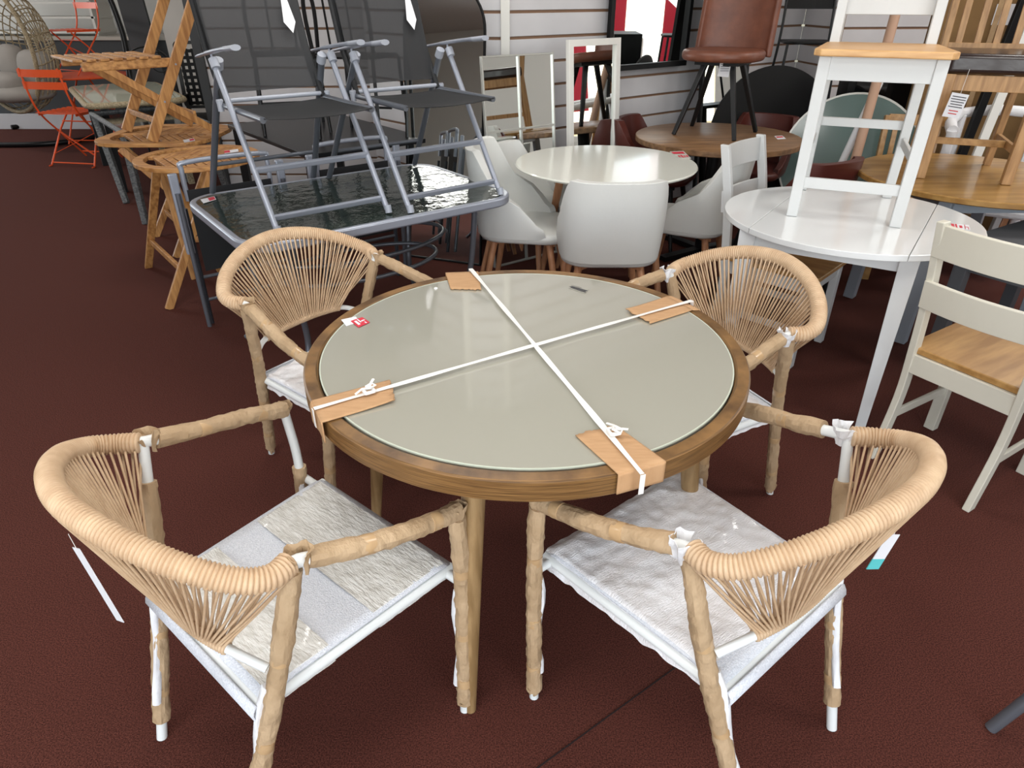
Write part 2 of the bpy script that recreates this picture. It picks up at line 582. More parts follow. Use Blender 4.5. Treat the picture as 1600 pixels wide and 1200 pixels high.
def strap(label, a, b, seed, wdt=.011, over=.044, kn=0.2, end_knot=None):
    a, b = tp(*a), tp(*b)
    L = (b-a).length
    t = thing('packing_strap', label, 'strap', ((a.x+b.x)/2, (a.y+b.y)/2, .7545))
    O = Vector(t.location)
    d = (b-a).normalized()
    s = Vector((-d.y, d.x, 0))
    def edge(p, sgn):
        # slide out to the rim
        k = 0
        while ((p+d*sgn*k)-TC).xy.length < TR+.006:
            k += .001
        return p+d*sgn*k
    ea, eb = edge(a, -1), edge(b, 1)
    m = MB()
    def f(u, v):
        x = u
        p = ea.lerp(eb, x)
        tw = .5*math.sin(x*9+seed)*math.exp(-((x-.72)*9)**2)
        off = (v-.5)*wdt*(1+.25*math.sin(x*23+seed))
        r = p - O + s*off
        zz = .0045 + .0015*math.sin(x*PI)
        r.z = zz + off*tw
        return r
    m.grid(f, 60, 2)
    for p, sg in ((ea, -1), (eb, 1)):
        def g(u, v, p=p, sg=sg):
            r = p-O+s*((v-.5)*wdt*.95)+d*sg*.003
            r.z = .0045-over*u
            return r
        m.grid(g, 3, 2)
    m.build('band', M['strap'], t, solid=.0012)
    if end_knot:
        k = tp(*end_knot)-O
        k.z = .0075
        c = MB()
        T = Matrix.Translation(k) @ Matrix.Rotation(math.atan2(d.y, d.x), 4, 'Z')
        c.ring(rrect(.026, .024, .004, 3), rrect(.013, .013, .002, 3), 0, .006, T)
        c.build('buckle', M['strap'], t, bevel=.0008)
        z = MB()
        z.tube([T @ Vector(p) for p in ((-.03, .0, .003), (-.012, .006, .008), (.004, -.004, .011), (.018, .006, .008), (.012, .012, .012), (-.004, .004, .012))], .003, 6, flat=.6)
        z.tube([T @ Vector(p) for p in ((.0, .0, .008), (.012, .012, .014), (.02, .02, .016))], .0035, 6, flat=.4)
        z.build('knot', M['strap'], t)
    return t
strap('white packing strap from far edge to near cardboard, with buckle near the viewer', (737, 425), (1003, 745), 1, end_knot=(958, 682))
strap('white packing strap from left cardboard to right rear cardboard, knotted on the left', (500, 640), (1070, 476), 3, end_knot=(577, 618))

# torn price stickers on the table and a printed note
def sticker(name, label, quad, z, m, cat='sticker', lines=None, linemat=None, group=None):
    q = [px(x, y, z) for x, y in quad]
    c = sum(q, Vector())/4
    t = thing(name, label, cat, (c.x, c.y, z), 0, group)
    b = MB()
    b.grid(lambda u, v: (q[0].lerp(q[1], u)).lerp(q[3].lerp(q[2], u), v)-c+Vector((0, 0, .0008)), 4, 3)
    b.build('backing', m, t, solid=.0008)
    if lines:
        l = MB()
        for (u0, v0, u1, v1) in lines:
            P_ = lambda u, v: (q[0].lerp(q[1], u)).lerp(q[3].lerp(q[2], u), v)-c+Vector((0, 0, .0018))
            l.add([P_(u0, v0), P_(u1, v0), P_(u1, v1), P_(u0, v1)], [(0, 1, 2, 3)])
        l.build('print', linemat, t)
    return t
GT = .7505
sticker('price_sticker', 'torn white sticker on the left of the glass top', [(533, 500), (556, 495), (562, 503), (541, 510)], GT, M['paper'])
sticker('price_sticker', 'red and white torn sticker beside the white one on the glass top', [(548, 502), (566, 496), (578, 504), (560, 512)], GT+.001, M['red'], lines=[(.15, .2, .35, .8), (.45, .1, .55, .6), (.6, .4, .9, .55), (.7, .7, .8, .95)], linemat=M['paper'])
sticker('printed_note', 'faint grey printed warning mark on the far right of the glass top', [(893, 446), (920, 453), (914, 459), (888, 450)], GT, M['glassbeige'], 'note', lines=[(.0, .05, .6, .12), (.05, .3, 1, .45), (.0, .5, .95, .64), (.1, .72, 1, .86)], linemat=M['ink'])
tag(MB().lathe([(.001, 0), (.006, 0), (.005, .003), (.001, .004)], 12, c=tuple(px(681, 451, GT))).build('glass_chip', M['strap']), 'tiny white speck on the far left of the glass top', 'debris')

# ================================================================== rope armchairs
def wrapf(seed, amp=.16):
    off = Vector((seed*3.1, seed*1.7, 0))
    def f(t, a, p):
        v = noise.noise(p*62+off+Vector((math.cos(a), math.sin(a), 0))*1.1)
        v2 = noise.noise(p*11+off)
        return 1+amp*1.6*v+amp*.9*v2
    return f
def wrapping(name, pts, r, seed, parent, m='kraft', amp=.12, step=.011, bands=()):
    L = sum((b-a).length for a, b in zip(pts, pts[1:]))
    n = max(6, int(L/step))
    pp = resample(pts, n)
    rr = []
    for i in range(n):
        t = i/(n-1)
        k = 1.0
        for b in bands:
            k -= .07*math.exp(-((t-b)*L/.018)**2)
        rr.append(r*k)
    mb = MB().tube(pp, rr, 14, rfun=wrapf(seed, amp))
    o = mb.build(name, M[m], parent, smooth=24)
    for b in bands:
        i = max(1, min(n-3, int(b*(n-1))))
        tb = MB().tube(resample(pp[i-1:i+2], 5), r*.975, 14, rfun=wrapf(seed+4, .06))
        tb.build('tape', M['tape'], o, smooth=60)
    return o
def crumple(name, c, size, seed, parent, m='kraft', n=9):
    off = Vector((seed, seed*2, seed*3))
    mb = MB()
    def f(u, v):
        a = u*2*PI*.9
        rr = size[0]*(1+.5*noise.noise(Vector((math.cos(a)*1.5, math.sin(a)*1.5, v*2))+off))*(.55+.6*v)
        z = (v-.5)*size[1]+.3*size[1]*noise.noise(Vector((u*5, v*2, 3))+off)
        return Vector(c)+Vector((rr*math.cos(a), rr*math.sin(a), z))
    mb.grid(f, n*2, 4)
    return mb.build(name, M[m], parent, solid=.001)

RAIL = [(-.266, -.135, .692), (-.286, -.175, .696), (-.276, -.222, .712), (-.215, -.278, .748), (-.115, -.322, .780), (0, -.340, .792)]
RAIL = RAIL+[(-x, y, z) for x, y, z in RAIL[-2::-1]]
def rope_chair(label, loc, yaw, seed, seat_wrap='bubble', crum=(), label_tag=None, bare_top=(0, 0), skew=0):
    rnd = random.Random(seed)
    t = thing('rope_armchair', label, 'armchair', loc, yaw, 'rope-back armchairs around the big round table')
    # seat
    D2, SZ, B2 = .243, .395, .224
    WF, WR = .238, .210
    W2 = .224
    s = MB()
    def sf(u, v):
        x = (u-.5)*2*(WF+(WR-WF)*v)
        y = D2-v*(D2+B2)
        sag = .012*(1-(2*u-1)**2)*(1-(2*v-1)**2)
        z = SZ-sag
        if v < .06: z -= .012*(1-v/.06)
        if v > .86:
            z -= .012*((v-.86)/.14)
        return Vector((x, y, z))
    s.grid(sf, 16, 20)
    s.build('seat', M['meshseat'], t, solid=.006, smooth=60)
    fr = MB()
    fr.tube([(-WR, -B2, SZ-.022), (WR, -B2, SZ-.022)], .012, 10)
    fr.tube([(-WR, -B2, SZ-.018), (-WF, D2, SZ-.018)], .012, 10)
    fr.tube([(WR, -B2, SZ-.018), (WF, D2, SZ-.018)], .012, 10)
    fr.tube([(-WF-.06, D2-.02, SZ-.02), (WF+.06, D2-.02, SZ-.02)], .011, 10)
    # rear skirt of the sling
    fr.build('seat_frame', M['whitemetal'], t, smooth=60)
    sk = MB().grid(lambda u, v: Vector(((u-.5)*2*WR, -B2-.013-.01*math.sin(v*PI), SZ-.01-.045*v)), 4, 4)
    sk.build('seat_hem', M['meshseat'], t, solid=.004, smooth=60)
    # rail
    rail = catmull([(x+skew*(.015+.032*min(1, max(0, (-.135-y)/.11))), y, z) for x, y, z in RAIL], 8)
    ARM = [(.300, .205, .598), (.300, .10, .630), (.283, -.02, .662)]
    full = [Vector((-x, y, z)) for x, y, z in ARM]+rail+[Vector(p) for p in ARM[::-1]]
    MB().tube(resample(full, 60), .0125, 12).build('arm_rail', M['whitemetal'], t, smooth=60)
    # bound rope
    NR = 112
    rp = resample(rail, NR*4+1)
    rr = [.0188+.0036*abs(math.sin(i*PI/4+.001)) for i in range(len(rp))]
    rail_len = sum((b-a).length for a, b in zip(rail, rail[1:]))
    MB().tube(rp, rr, 14).build('bound_rail', M['rope'], t, smooth=80)
    # back bar the strands go to
    bar = catmull([(-.226, -.205, .475), (-.17, -.232, .500), (-.09, -.25, .505), (0, -.256, .505), (.09, -.25, .505), (.17, -.232, .500), (.226, -.205, .475)], 8)
    MB().tube(bar, .009, 10).build('back_bar', M['whitemetal'], t, smooth=60)
    bp = resample(bar, 201)
    NS = 48
    st = MB()
    for i in range(NS):
        u = (i+.5)/NS
        a = rp[int(u*(len(rp)-1))]
        a2 = rp[min(len(rp)-1, int(u*(len(rp)-1))+3)]
        tg = (a2-rp[max(0, int(u*(len(rp)-1))-3)]).normalized()
        outw = tg.cross(Vector((0, 0, 1))).normalized()
        if outw.dot(Vector((a.x, a.y, 0))) < 0: outw = -outw
        b = bp[int(200*(.17+.66*u))]
        for sd in (1, -1):
            ax = a+outw*.0185*sd+Vector((0, 0, -.008))
            bx = b+Vector((0, -.0095*sd, 0))
            mid = ax.lerp(bx, .5)+Vector((rnd.uniform(-.0015, .0015), 0, -.002))
            st.tube([ax, mid, bx], .0027, 6)
    st.build('rope_strands', M['rope'], t, smooth=80)['kind'] = 'stuff'
    bb = bp[int(200*.16):int(200*.84)]
    bb = resample(bb, 50*4+1)
    MB().tube(bb, [.0115+.0018*abs(math.sin(i*PI/4)) for i in range(len(bb))], 10).build('bound_bar', M['rope'], t, smooth=80)
    # legs and their paper sleeves
    feet = {}
    for sg in (-1, 1):
        feet[('f', sg)] = ((.300*sg, .205, .598), (.298*sg, .212, .39), (.318*sg, .180, 0))
        feet[('r', sg)] = ((.268*sg+skew*.015, -.13, .69), (.228*sg, -.20, .42), (.178*sg, -.325, 0))
    for i, (k, pts) in enumerate(feet.items()):
        pl = catmull(pts, 10)
        lg = MB().tube([pl[0]]+pl[1:-1]+[pl[-1]], .0115, 12).build('leg', M['whitemetal'], t, smooth=60)
        top, bot = (.02, .955)
        if k in crum: top, bot = crum[k]
        n = len(pl)-1
        seg = resample(pl, 101)[int(top*100):int(bot*100)+1]
        wr = wrapping('paper_sleeve', seg, .0185, seed*10+i, lg, bands=(.3, .62, .88))
        e = seg[-1]
        if k[0] == 'f' or rnd.random() < .5:
            crumple('torn_paper', e+Vector((0, 0, -.006)), (.015, .035), seed+i, lg)
        # loose foam strip showing along the sleeve
        q = resample(pl, 101)
        side = Vector((.010*(1 if k[1] < 0 else -1), -.012 if k[0] == 'r' else -.006, 0))
        MB().tube([p+side*(1+.4*math.sin(j)) for j, p in enumerate(resample(q[38:int(bot*100)-8], 9))], .009, 8, rfun=wrapf(seed+i+9, .25)).build('foam_strip', M['foam'], lg, smooth=50)
    # arm sleeves
    for sd in (-1, 1):
        arm = [p for p in full if p.x*sd > 0]
        arm = [Vector((.300*sd, .208, .600)), Vector((.300*sd, .10, .630)), Vector((.286*sd, -.01, .660)), Vector((.268*sd+skew*.014, -.115, .688))]
        pts = catmull(arm, 8)
        wrapping('arm_sleeve', resample(pts, 60)[:58 if bare_top[0 if sd < 0 else 1] == 0 else 53], .0195, seed*10+7+sd, t, bands=(.22, .7), amp=.12)
        crumple('torn_foam', Vector((.27*sd+skew*.015, -.12, .686)), (.022, .045), seed+20+sd, t, 'foam' if (seed+sd) % 2 else 'kraft')
        crumple('corner_paper', Vector((.300*sd, .207, .600)), (.017, .03), seed+30+sd, t)
    # bubble wrap / film over the seat
    if seat_wrap == 'bubble':
        b = MB()
        def bf(u, v):
            x = (u-.5)*2*(WF+(WR-WF)*v+.012)
            y = D2+.004-v*((D2+B2)*.93)
            j = .004*noise.noise(Vector((x*40, y*40, seed)))+.006*noise.noise(Vector((x*9, y*9, seed)))
            z = SZ+.008+j
            e = abs(2*u-1)
            if e > .93:
                z -= (e-.93)/.07*.045
            if v < .05: z -= (1-v/.05)*.012
            if v > .97: y += .012*noise.noise(Vector((x*30, 0, seed)))
            if e > .99: z += .010*noise.noise(Vector((y*30, 5, seed)))
            return Vector((x, y, z))
        b.grid(bf, 70, 70)
        b.build('bubble_wrap', M['bubble'], t, smooth=60)
    else:
        for nm, v0, v1 in (('film_band', .04, .45), ('film_band', .68, .97)):
            b = MB()
            def bf(u, v, v0=v0, v1=v1):
                vv = v0+(v1-v0)*v
                x = (u-.5)*2*(WF+(WR-WF)*vv+.006)
                y = D2-vv*(D2+B2)
                z = SZ+.003+.0025*noise.noise(Vector((x*60, y*60, seed)))
                e = abs(2*u-1)
                if e > .95: z -= (e-.95)/.05*.035
                return Vector((x, y, z))
            b.grid(bf, 60, 24)
            b.build(nm, M['foil'], t, smooth=60)
    return t
def hangtag(name, label, top, w_, h_, lean, m, yaw=0, band=None, cat='tag', lines=0):
    t = thing(name, label, cat, top, yaw)
    T = Matrix.Rotation(lean, 4, 'Y')
    s = MB()
    s.box(T @ Vector((0, 0, -.02-h_/2)), (w_, .0012, h_), T.to_3x3())
    s.build('card', m, t)
    MB().tube([Vector((0, 0, .012)), T @ Vector((0, 0, -.022))], .0006, 5).build('thread', M['strap'], t)
    if band:
        MB().box(T @ Vector((0, 0, -.02-h_*.85)), (w_*1.01, .0016, h_*.3), T.to_3x3()).build('print', band, t)
    if lines:
        l = MB()
        for i in range(lines):
            l.box(T @ Vector((0, 0, -.02-h_*(.18+.62*i/lines))), (w_*(.78 if i % 3 else .6), .0018, h_*.018), T.to_3x3())
        l.build('lettering', M['ink'], t)
    return t
yFL, yFR = R(-39.8), R(38.8)
rope_chair('rope-back armchair at the near left, thin film bands across its white seat', (-.474, 1.063, 0), yFL, 1, 'film', {('r', -1): (.12, .93), ('f', -1): (.30, .97)}, bare_top=(0, 0), skew=-1)
rope_chair('rope-back armchair at the near right, seat fully covered in bubble wrap', (.415, 1.092, 0), yFR, 2, 'bubble', {('r', 1): (.14, .90)}, bare_top=(0, 1), skew=1)
rope_chair('rope-back armchair at the far left, beside the glass patio table', (-.544, 2.001, 0), R(-126), 3, 'bubble')
rope_chair('rope-back armchair at the far right, its arm wrap torn open', (.53, 1.838, 0), R(115), 4, 'bubble')

# ================================================================== glass patio table
PZ = .72
pyaw = R(37)
PC = Vector((-.71, 2.87, 0)) + Matrix.Rotation(pyaw, 3, 'Z') @ Vector((.085, .125, 0))
t = thing('patio_table', 'grey metal patio table with rippled glass top under two sling chairs', 'table', PC, pyaw)
MB().ring(rrect(1.25, .88, .15, 8), rrect(1.19, .82, .125, 8), PZ-.042, PZ-.002).build('frame', M['steel2'], t, bevel=.008, smooth=50)
MB().prism(rrect(1.20, .83, .13, 8), PZ-.012, PZ-.004).build('glass_top', M['wavy'], t)
for sx in (-1, 1):
    for sy in (-1, 1):
        MB().tube(catmull([(sx*.44, sy*.33, PZ-.03), (sx*.43, sy*.31, .45), (sx*.41, sy*.29, .22), (sx*.46, sy*.34, .06), (sx*.50, sy*.37, .012)], 8), .0135, 10).build('leg', M['steel'], t, smooth=60)
for z_, k in ((.50, 1.0), (.40, .9)):
    MB().tube([Vector((.44*math.cos(a)*k, .24*math.sin(a)*k, z_)) for a in [2*PI*i/32 for i in range(32)]], .010, 8, closed=True).build('oval_stretcher', M['steel'], t, smooth=60)
sticker('price_sticker', 'white and red sticker on the left corner of the rippled glass table', [(313, 312), (335, 307), (338, 312), (318, 318)], PZ-.0015, M['paper'], lines=[(.5, .1, .95, .9)], linemat=M['red'])

# sling chairs standing on it
def sling_chair(label, loc, yaw):
    t = thing('folding_sling_chair', label, 'folding chair', loc, yaw, 'black mesh chairs standing on the patio table')
    W = .235
    for sx in (-1, 1):
        f = MB().tube([(sx*W, .0, .56), (sx*W, .365, .012)], .0115, 12).build('front_leg', M['steel2'], t, smooth=60)
        MB().tube([(sx*W, .37, .03), (sx*W, .377, 0)], .014, 12).build('foot_cap', M['cap'], f, smooth=60)
        MB().tube([(sx*W, 0, .575), (sx*W, .018, .545)], .017, 12).build('pivot_cap', M['cap'], f, smooth=60)
        f = MB().tube([(sx*(W-.026), -.03, .56), (sx*(W+.008), -.385, .008)], .0145, 12, flat=.75).build('rear_leg', M['steel'], t, smooth=60)
        MB().tube([(sx*(W-.026), -.025, .57), (sx*(W-.026), -.045, .54)], .019, 12).build('pivot_cap', M['cap'], f, smooth=60)
        a = MB()
        pts = [(sx*W, -.20, .572), (sx*W, -.05, .592), (sx*W, .12, .612), (sx*W, .25, .622)]
        a.tube(catmull(pts, 5), [.008]+[.011]*4+[.014]*7+[.017]*4, 12, flat=.55)
        a.build('armrest', M['steel2'], t, smooth=60)
        MB().tube([(sx*W, .20, .618), (sx*W, .28, .626)], .0185, 12, flat=.55).build('arm_tip', M['cap'], t, smooth=60)
        MB().tube([(sx*W, -.01, .60), (sx*W, -.01, .565)], .004, 6).build('arm_bracket', M['cap'], t)
        MB().tube([(sx*.205, -.06, .41), (sx*.205, -.17, .60), (sx*.205, -.30, 1.05)], .0115, 10).build('back_tube', M['slingsolid'], t, smooth=60)
        MB().tube([(sx*.212, -.08, .405), (sx*.212, .36, .40)], .0115, 10).build('seat_tube', M['steel'], t, smooth=60)
        MB().tube([(sx*(W-.01), -.06, .425), (sx*(W-.01), -.06, .385)], .012, 8).build('hinge', M['cap'], t, smooth=60)
    MB().tube([(-.235, -.065, .42), (.235, -.065, .42)], .009, 8).build('hinge_bar', M['cap'], t, smooth=60)
    for y, z, mm in ((.235, .21, 'steel2'), (.335, .052, 'steel2')):
        k = M[mm]
        MB().bar((-W, y, z), (W, y, z), .014, .026, up=(0, .5, 1)).build('crossbar', k, t, bevel=.005)
    MB().tube([(-W+.004, -.305, .14), (W-.004, -.305, .14)], .009, 8).build('rear_crossbar', M['steel'], t, smooth=60)
    b = MB().grid(lambda u, v: Vector(((u-.5)*.40, -.085-.085*v*2.2-.02*math.sin(PI*u), .445+v*.60)), 8, 8)
    b.build('back_sling', M['sling'], t)
    for sx in (-1, 1):
        MB().tube([(sx*.195, -.09, .445), (sx*.195, -.17, .60), (sx*.195, -.285, 1.045)], .013, 8, flat=.5).build('back_hem', M['slingsolid'], t, smooth=60)
    def sf(u, v):
        s_ = 1-(2*u-1)**2
        return Vector(((u-.5)*.42, -.04+v*.41, .405-.028*s_*math.sin(PI*min(1, v*.9+.1)) - .012*s_*v))
    MB().grid(sf, 12, 10).build('seat_sling', M['slingsolid'], t, solid=.003, smooth=60)
    tg = MB()
    tg.add([(-.125, -.165, .775), (-.145, -.165, .785), (-.165, -.145, .685), (-.145, -.135, .645), (-.115, -.145, .685)], [(0, 1, 2, 3, 4)])
    tg.build('care_label', M['paper'], t)
    return t
SY = R(-141.7)
sling_chair('left black mesh folding chair standing on the patio table', (-.929, 2.895, PZ), SY)
sling_chair('right black mesh folding chair standing on the patio table, beside the arched mirror', (-.468, 3.185, PZ), SY)

# folded metal chairs leaning around the patio table
def folded_chair(label, loc, yaw, lean):
    t = thing('folded_garden_chair', label, 'folding chair', loc, yaw, 'folded grey garden chairs leaning by the patio table')
    L = Matrix.Rotation(lean, 4, 'X')
    T = lambda x, y, z: L @ Vector((x, y, z*.88))
    for sx in (-1, 1):
        MB().bar(T(sx*.25, 0, .46), T(sx*.25, 0, .90), .04, .022, up=(0, 1, 0)).build('arm_bar', M['steel2'], t, bevel=.006)
        MB().tube([T(sx*.225, .03, .01), T(sx*.225, .03, .70)], .0115, 10).build('leg', M['steeldk'], t, smooth=60)
        MB().tube([T(sx*.25, -.02, .02), T(sx*.25, -.02, .80)], .0115, 10).build('leg', M['steel'], t, smooth=60)
    MB().tube(catmull([T(-.2, .03, .74), T(-.2, .03, .90), T(-.17, .03, .94), T(.17, .03, .94), T(.2, .03, .90), T(.2, .03, .74)], 5), .012, 10).build('back_loop', M['steel2'], t, smooth=60)
    for z_ in (.16, .30):
        MB().tube([T(-.225, .03, z_), T(.225, .03, z_)], .009, 8).build('crossbar', M['steel'], t, smooth=60)
    MB().grid(lambda u, v: T((u-.5)*.4, .015, .34+v*.46), 3, 4).build('sling', M['slingsolid'], t, solid=.004)
    return t
f1 = px(322, 515, 0)
folded_chair('folded grey garden chair behind the patio table, its bars rising beside the round slatted table', (-1.38, 3.30, 0), R(37), R(2))
folded_chair('folded grey garden chair behind the patio table, its bars rising between the two sling chairs', (-.86, 3.72, 0), R(37), R(2))

# ================================================================== slatted wooden bistro tables
def round_slat_table(label, c, r, z, feetA, feetB, tops=(.22, .22), legs=None, octa=False):
    t = thing('folding_wooden_table', label, 'table', (c[0], c[1], 0), 0, 'wooden slatted folding tables')
    C = Vector((c[0], c[1], 0))
    top = MB()
    n = 8 if octa else 64
    if octa:
        outer = rrect(2*r, 2*r, r*.55, 5)
        inner = rrect(2*r-.14, 2*r-.14, r*.50, 5)
    else:
        outer, inner = circ(r, n), circ(r-.055, n)
    MB().ring(outer, inner, z-.024, z).build('top_rim', M['teak_x'], t, bevel=.003)
    s = MB()
    rr = r-.055
    # chevron slats running to a centre rail
    w_ = .048
    s.box((0, 0, z-.012), (2*rr*.98, .05, .018))
    k = -rr
    ang = R(38)
    while k < rr+.2:
        for sg in (-1, 1):
            x0 = k
            y0 = sg*.028
            ln = 0
            while True:
                x1 = x0+math.sin(ang)*ln
                y1 = y0+sg*math.cos(ang)*ln
                if math.hypot(x1, y1) > rr-.002 or ln > 2*r: break
                ln += .005
            if math.hypot(x0, y0) < rr and ln > .03:
                s.bar((x0, y0, z-.012), (x0+math.sin(ang)*ln, y0+sg*math.cos(ang)*ln, z-.012), w_*.80, .018, up=(0, 0, 1))
            k2 = k
        k += w_/math.cos(ang)*.98
    s.build('top_slats', M['teak_y'], t, bevel=.002, segs=1)
    if legs:
        for a, b in legs:
            MB().bar(Vector(a)-C, Vector(b)-C, .042, .024, up=(.6, -.8, 0)).build('leg', M['teak_z'], t, bevel=.003)
        for (i, f, j, g) in ((0, .30, 1, .30), (2, .35, 3, .35)):
            pa = Vector(legs[i][0]).lerp(Vector(legs[i][1]), f)-C
            pb = Vector(legs[j][0]).lerp(Vector(legs[j][1]), g)-C
            MB().bar(pa, pb, .02, .035, up=(0, 0, 1)).build('rung', M['teak_x'], t, bevel=.003)
        return t
    for feet, tp_ in ((feetA, tops[0]), (feetB, tops[1])):
        a, b = Vector((*feet[0], 0))-C, Vector((*feet[1], 0))-C
        m = (a+b)/2
        q = -m*tp_/max(.05, m.length)*2.2
        for p in (a, b):
            MB().bar(p, p*.86+q+Vector((0, 0, z-.03)), .045, .026, up=(b-a)).build('leg', M['teak_z'], t, bevel=.003)
        for h in (.16, .30):
            if h == .30 and feet is feetA: continue
            f = h/(z-.03)
            pa, pb = a.lerp(a*.86+q, f), b.lerp(b*.86+q, f)
            pa.z = pb.z = h
            MB().bar(pa, pb, .02, .035, up=(0, 0, 1)).build('rung', M['teak_x'], t, bevel=.003)
    return t
wt = round_slat_table('round slatted wooden folding table nearest the patio table', (-1.77, 3.88), .33, .72, ((-2.318, 4.039), (-1.898, 3.388)), None, legs=[(px(232, 418, 0), px(245, 262, .69)), (px(264, 483, 0), px(330, 270, .69)), (px(346, 425, 0), px(258, 262, .69)), (px(305, 436, 0), px(248, 250, .69))])
sticker('price_sticker', 'red and white sticker on the round slatted wooden table', [(350, 236), (372, 233), (373, 237), (351, 240)], .7215, M['paper'], lines=[(.0, .1, .4, .9)], linemat=M['red'])
c2 = (-2.28, 4.62)
round_slat_table('slatted wooden table with cut corners under the wooden folding chair', c2, .36, .715, ((-2.56, 4.66), (-2.22, 4.22)), ((-2.25, 4.95), (-1.95, 4.5)), octa=True)
sticker('price_sticker', 'small white sticker on the wooden table under the folding chair', [(286, 219), (303, 216), (305, 220), (288, 223)], .7165, M['paper'], lines=[(.55, .2, .95, .8)], linemat=M['red'])

# wooden folding chair on the second table (its seat points left)
A = px(238, 222, .72)
B = px(198, 205, .72)
lat = (B-A); lat.z = 0
fc = thing('wooden_folding_chair', 'slatted wooden folding chair standing on the wooden table', 'folding chair', (A+B)/2)
O = (A+B)/2
lu = lat.normalized()
fw = Vector((lu.y, -lu.x, 0))          # away to the right = behind the chair
if fw.x < 0: fw = -fw
bk = fw
def L3(l, b, z): return lu*l + bk*b + Vector((0, 0, z))
hw = lat.length/2
for sg in (-1, 1):
    s = MB().bar(L3(sg*hw, 0.0, 0.005), L3(sg*hw, .57, 1.0), .022, .062, up=bk).build('back_stile', M['teak_z'], fc, bevel=.003)
    for z_ in (.22, .42):
        p = L3(sg*hw, .57*z_, z_)
        MB().tube([p-lu*.014, p+lu*.014], .006, 10).build('bolt', M['steel2'], s)
    MB().bar(L3(sg*(hw-.025), -.16, .43), L3(sg*(hw-.025), .42, .005), .020, .042, up=bk).build('front_leg', M['teak_z'], fc, bevel=.003)
    MB().bar(L3(sg*(hw-.022), -.26, .43), L3(sg*(hw-.022), .27, .43), .022, .050, up=(0, 0, 1)).build('seat_rail', M['teak_x'], fc, bevel=.006)
MB().bar(L3(-hw, .05, .12), L3(hw, .05, .12), .018, .035, up=(0, 0, 1)).build('rung', M['teak_y'], fc, bevel=.003)
MB().bar(L3(-hw+.03, .30, .13), L3(hw-.03, .30, .13), .018, .035, up=(0, 0, 1)).build('rung', M['teak_y'], fc, bevel=.003)
sl = MB()
for i in range(7):
    b_ = -.275+i*.070
    sl.bar(L3(-hw+.0, b_, .462), L3(hw-.0, b_, .462), .050, .014, up=(0, 0, 1))
sl.build('seat_slats', M['teak_y'], fc, bevel=.003)
for z_ in (.78, .90):
    MB().bar(L3(-hw, .57*z_, z_), L3(hw, .57*z_, z_), .014, .05, up=(0, 0, 1)).build('back_slat', M['teak_y'], fc, bevel=.003)

# grey wicker table with black top
a, b, c = px(143, 178, .655), px(190, 207, .655), px(215, 170, .655)
t = thing('wicker_table', 'black-topped table with slanted grey wicker legs', 'table', (-2.6, 5.1, 0))
O = Vector((-2.6, 5.1, 0))
e1 = (b-a)
e2 = Vector((-e1.y, e1.x, 0)).normalized()*.60
if e2.x < 0: e2 = -e2
cs = [a-O, b-O, b+e2-O, a+e2-O]
for i in range(4):
    MB().tube([cs[i], cs[(i+1) % 4]], .020, 8).build('wicker_edge', M['wickergrey'], t, smooth=60)
m = MB()
m.add([Vector((p.x, p.y, .655)) for p in cs]+[Vector((p.x, p.y, .645)) for p in cs], [(0, 1, 2, 3), (7, 6, 5, 4), (0, 4, 5, 1), (1, 5, 6, 2), (2, 6, 7, 3), (3, 7, 4, 0)])
m.build('glass_top', M['blackglass'], t)
ft = [px(198, 318, 0), px(228, 350, 0)]
cen = (cs[0]+cs[2])/2
for i, p in enumerate(cs):
    f = (ft[i]-O) if i < 2 else Vector((p.x, p.y, 0))-(cen-p).xy.to_3d()*.12
    f.z = .0
    tp_ = p.lerp(cen, .06)
    tp_.z = .64
    MB().bar(tp_, f, .062, .05, up=(1, 0, 0), w2=.045, d2=.04).build('leg', M['wickergrey'], t, bevel=.006)

# dark dining table seen through the sling chairs
k0 = px(480, 242, .74)
ea = (px(345, 190, .74)-k0)
eb = (px(655, 208, .74)-k0)
eb = Vector((-ea.y, ea.x, 0)).normalized()
if eb.x < 0: eb = -eb
ea_n = ea.normalized()
t = thing('dark_dining_table', 'black topped dining table behind the sling chairs', 'table', (k0.x, k0.y, 0))
q = [Vector((0, 0, .74)), ea_n*1.30+Vector((0, 0, .74)), ea_n*1.30+eb*.80+Vector((0, 0, .74)), eb*.80+Vector((0, 0, .74))]
m = MB()
m.add([p-Vector((0, 0, .025)) for p in q]+q, [(3, 2, 1, 0), (4, 5, 6, 7), (0, 1, 5, 4), (1, 2, 6, 5), (2, 3, 7, 6), (3, 0, 4, 7)])
m.build('top', M['darktop'], t, bevel=.003)
cc = (q[0]+q[2])/2
for p in q:
    p2 = p.lerp(cc, .10)
    MB().bar((p2.x, p2.y, .712), (p2.x, p2.y, 0), .05, .05).build('leg', M['blackm'], t, bevel=.003)

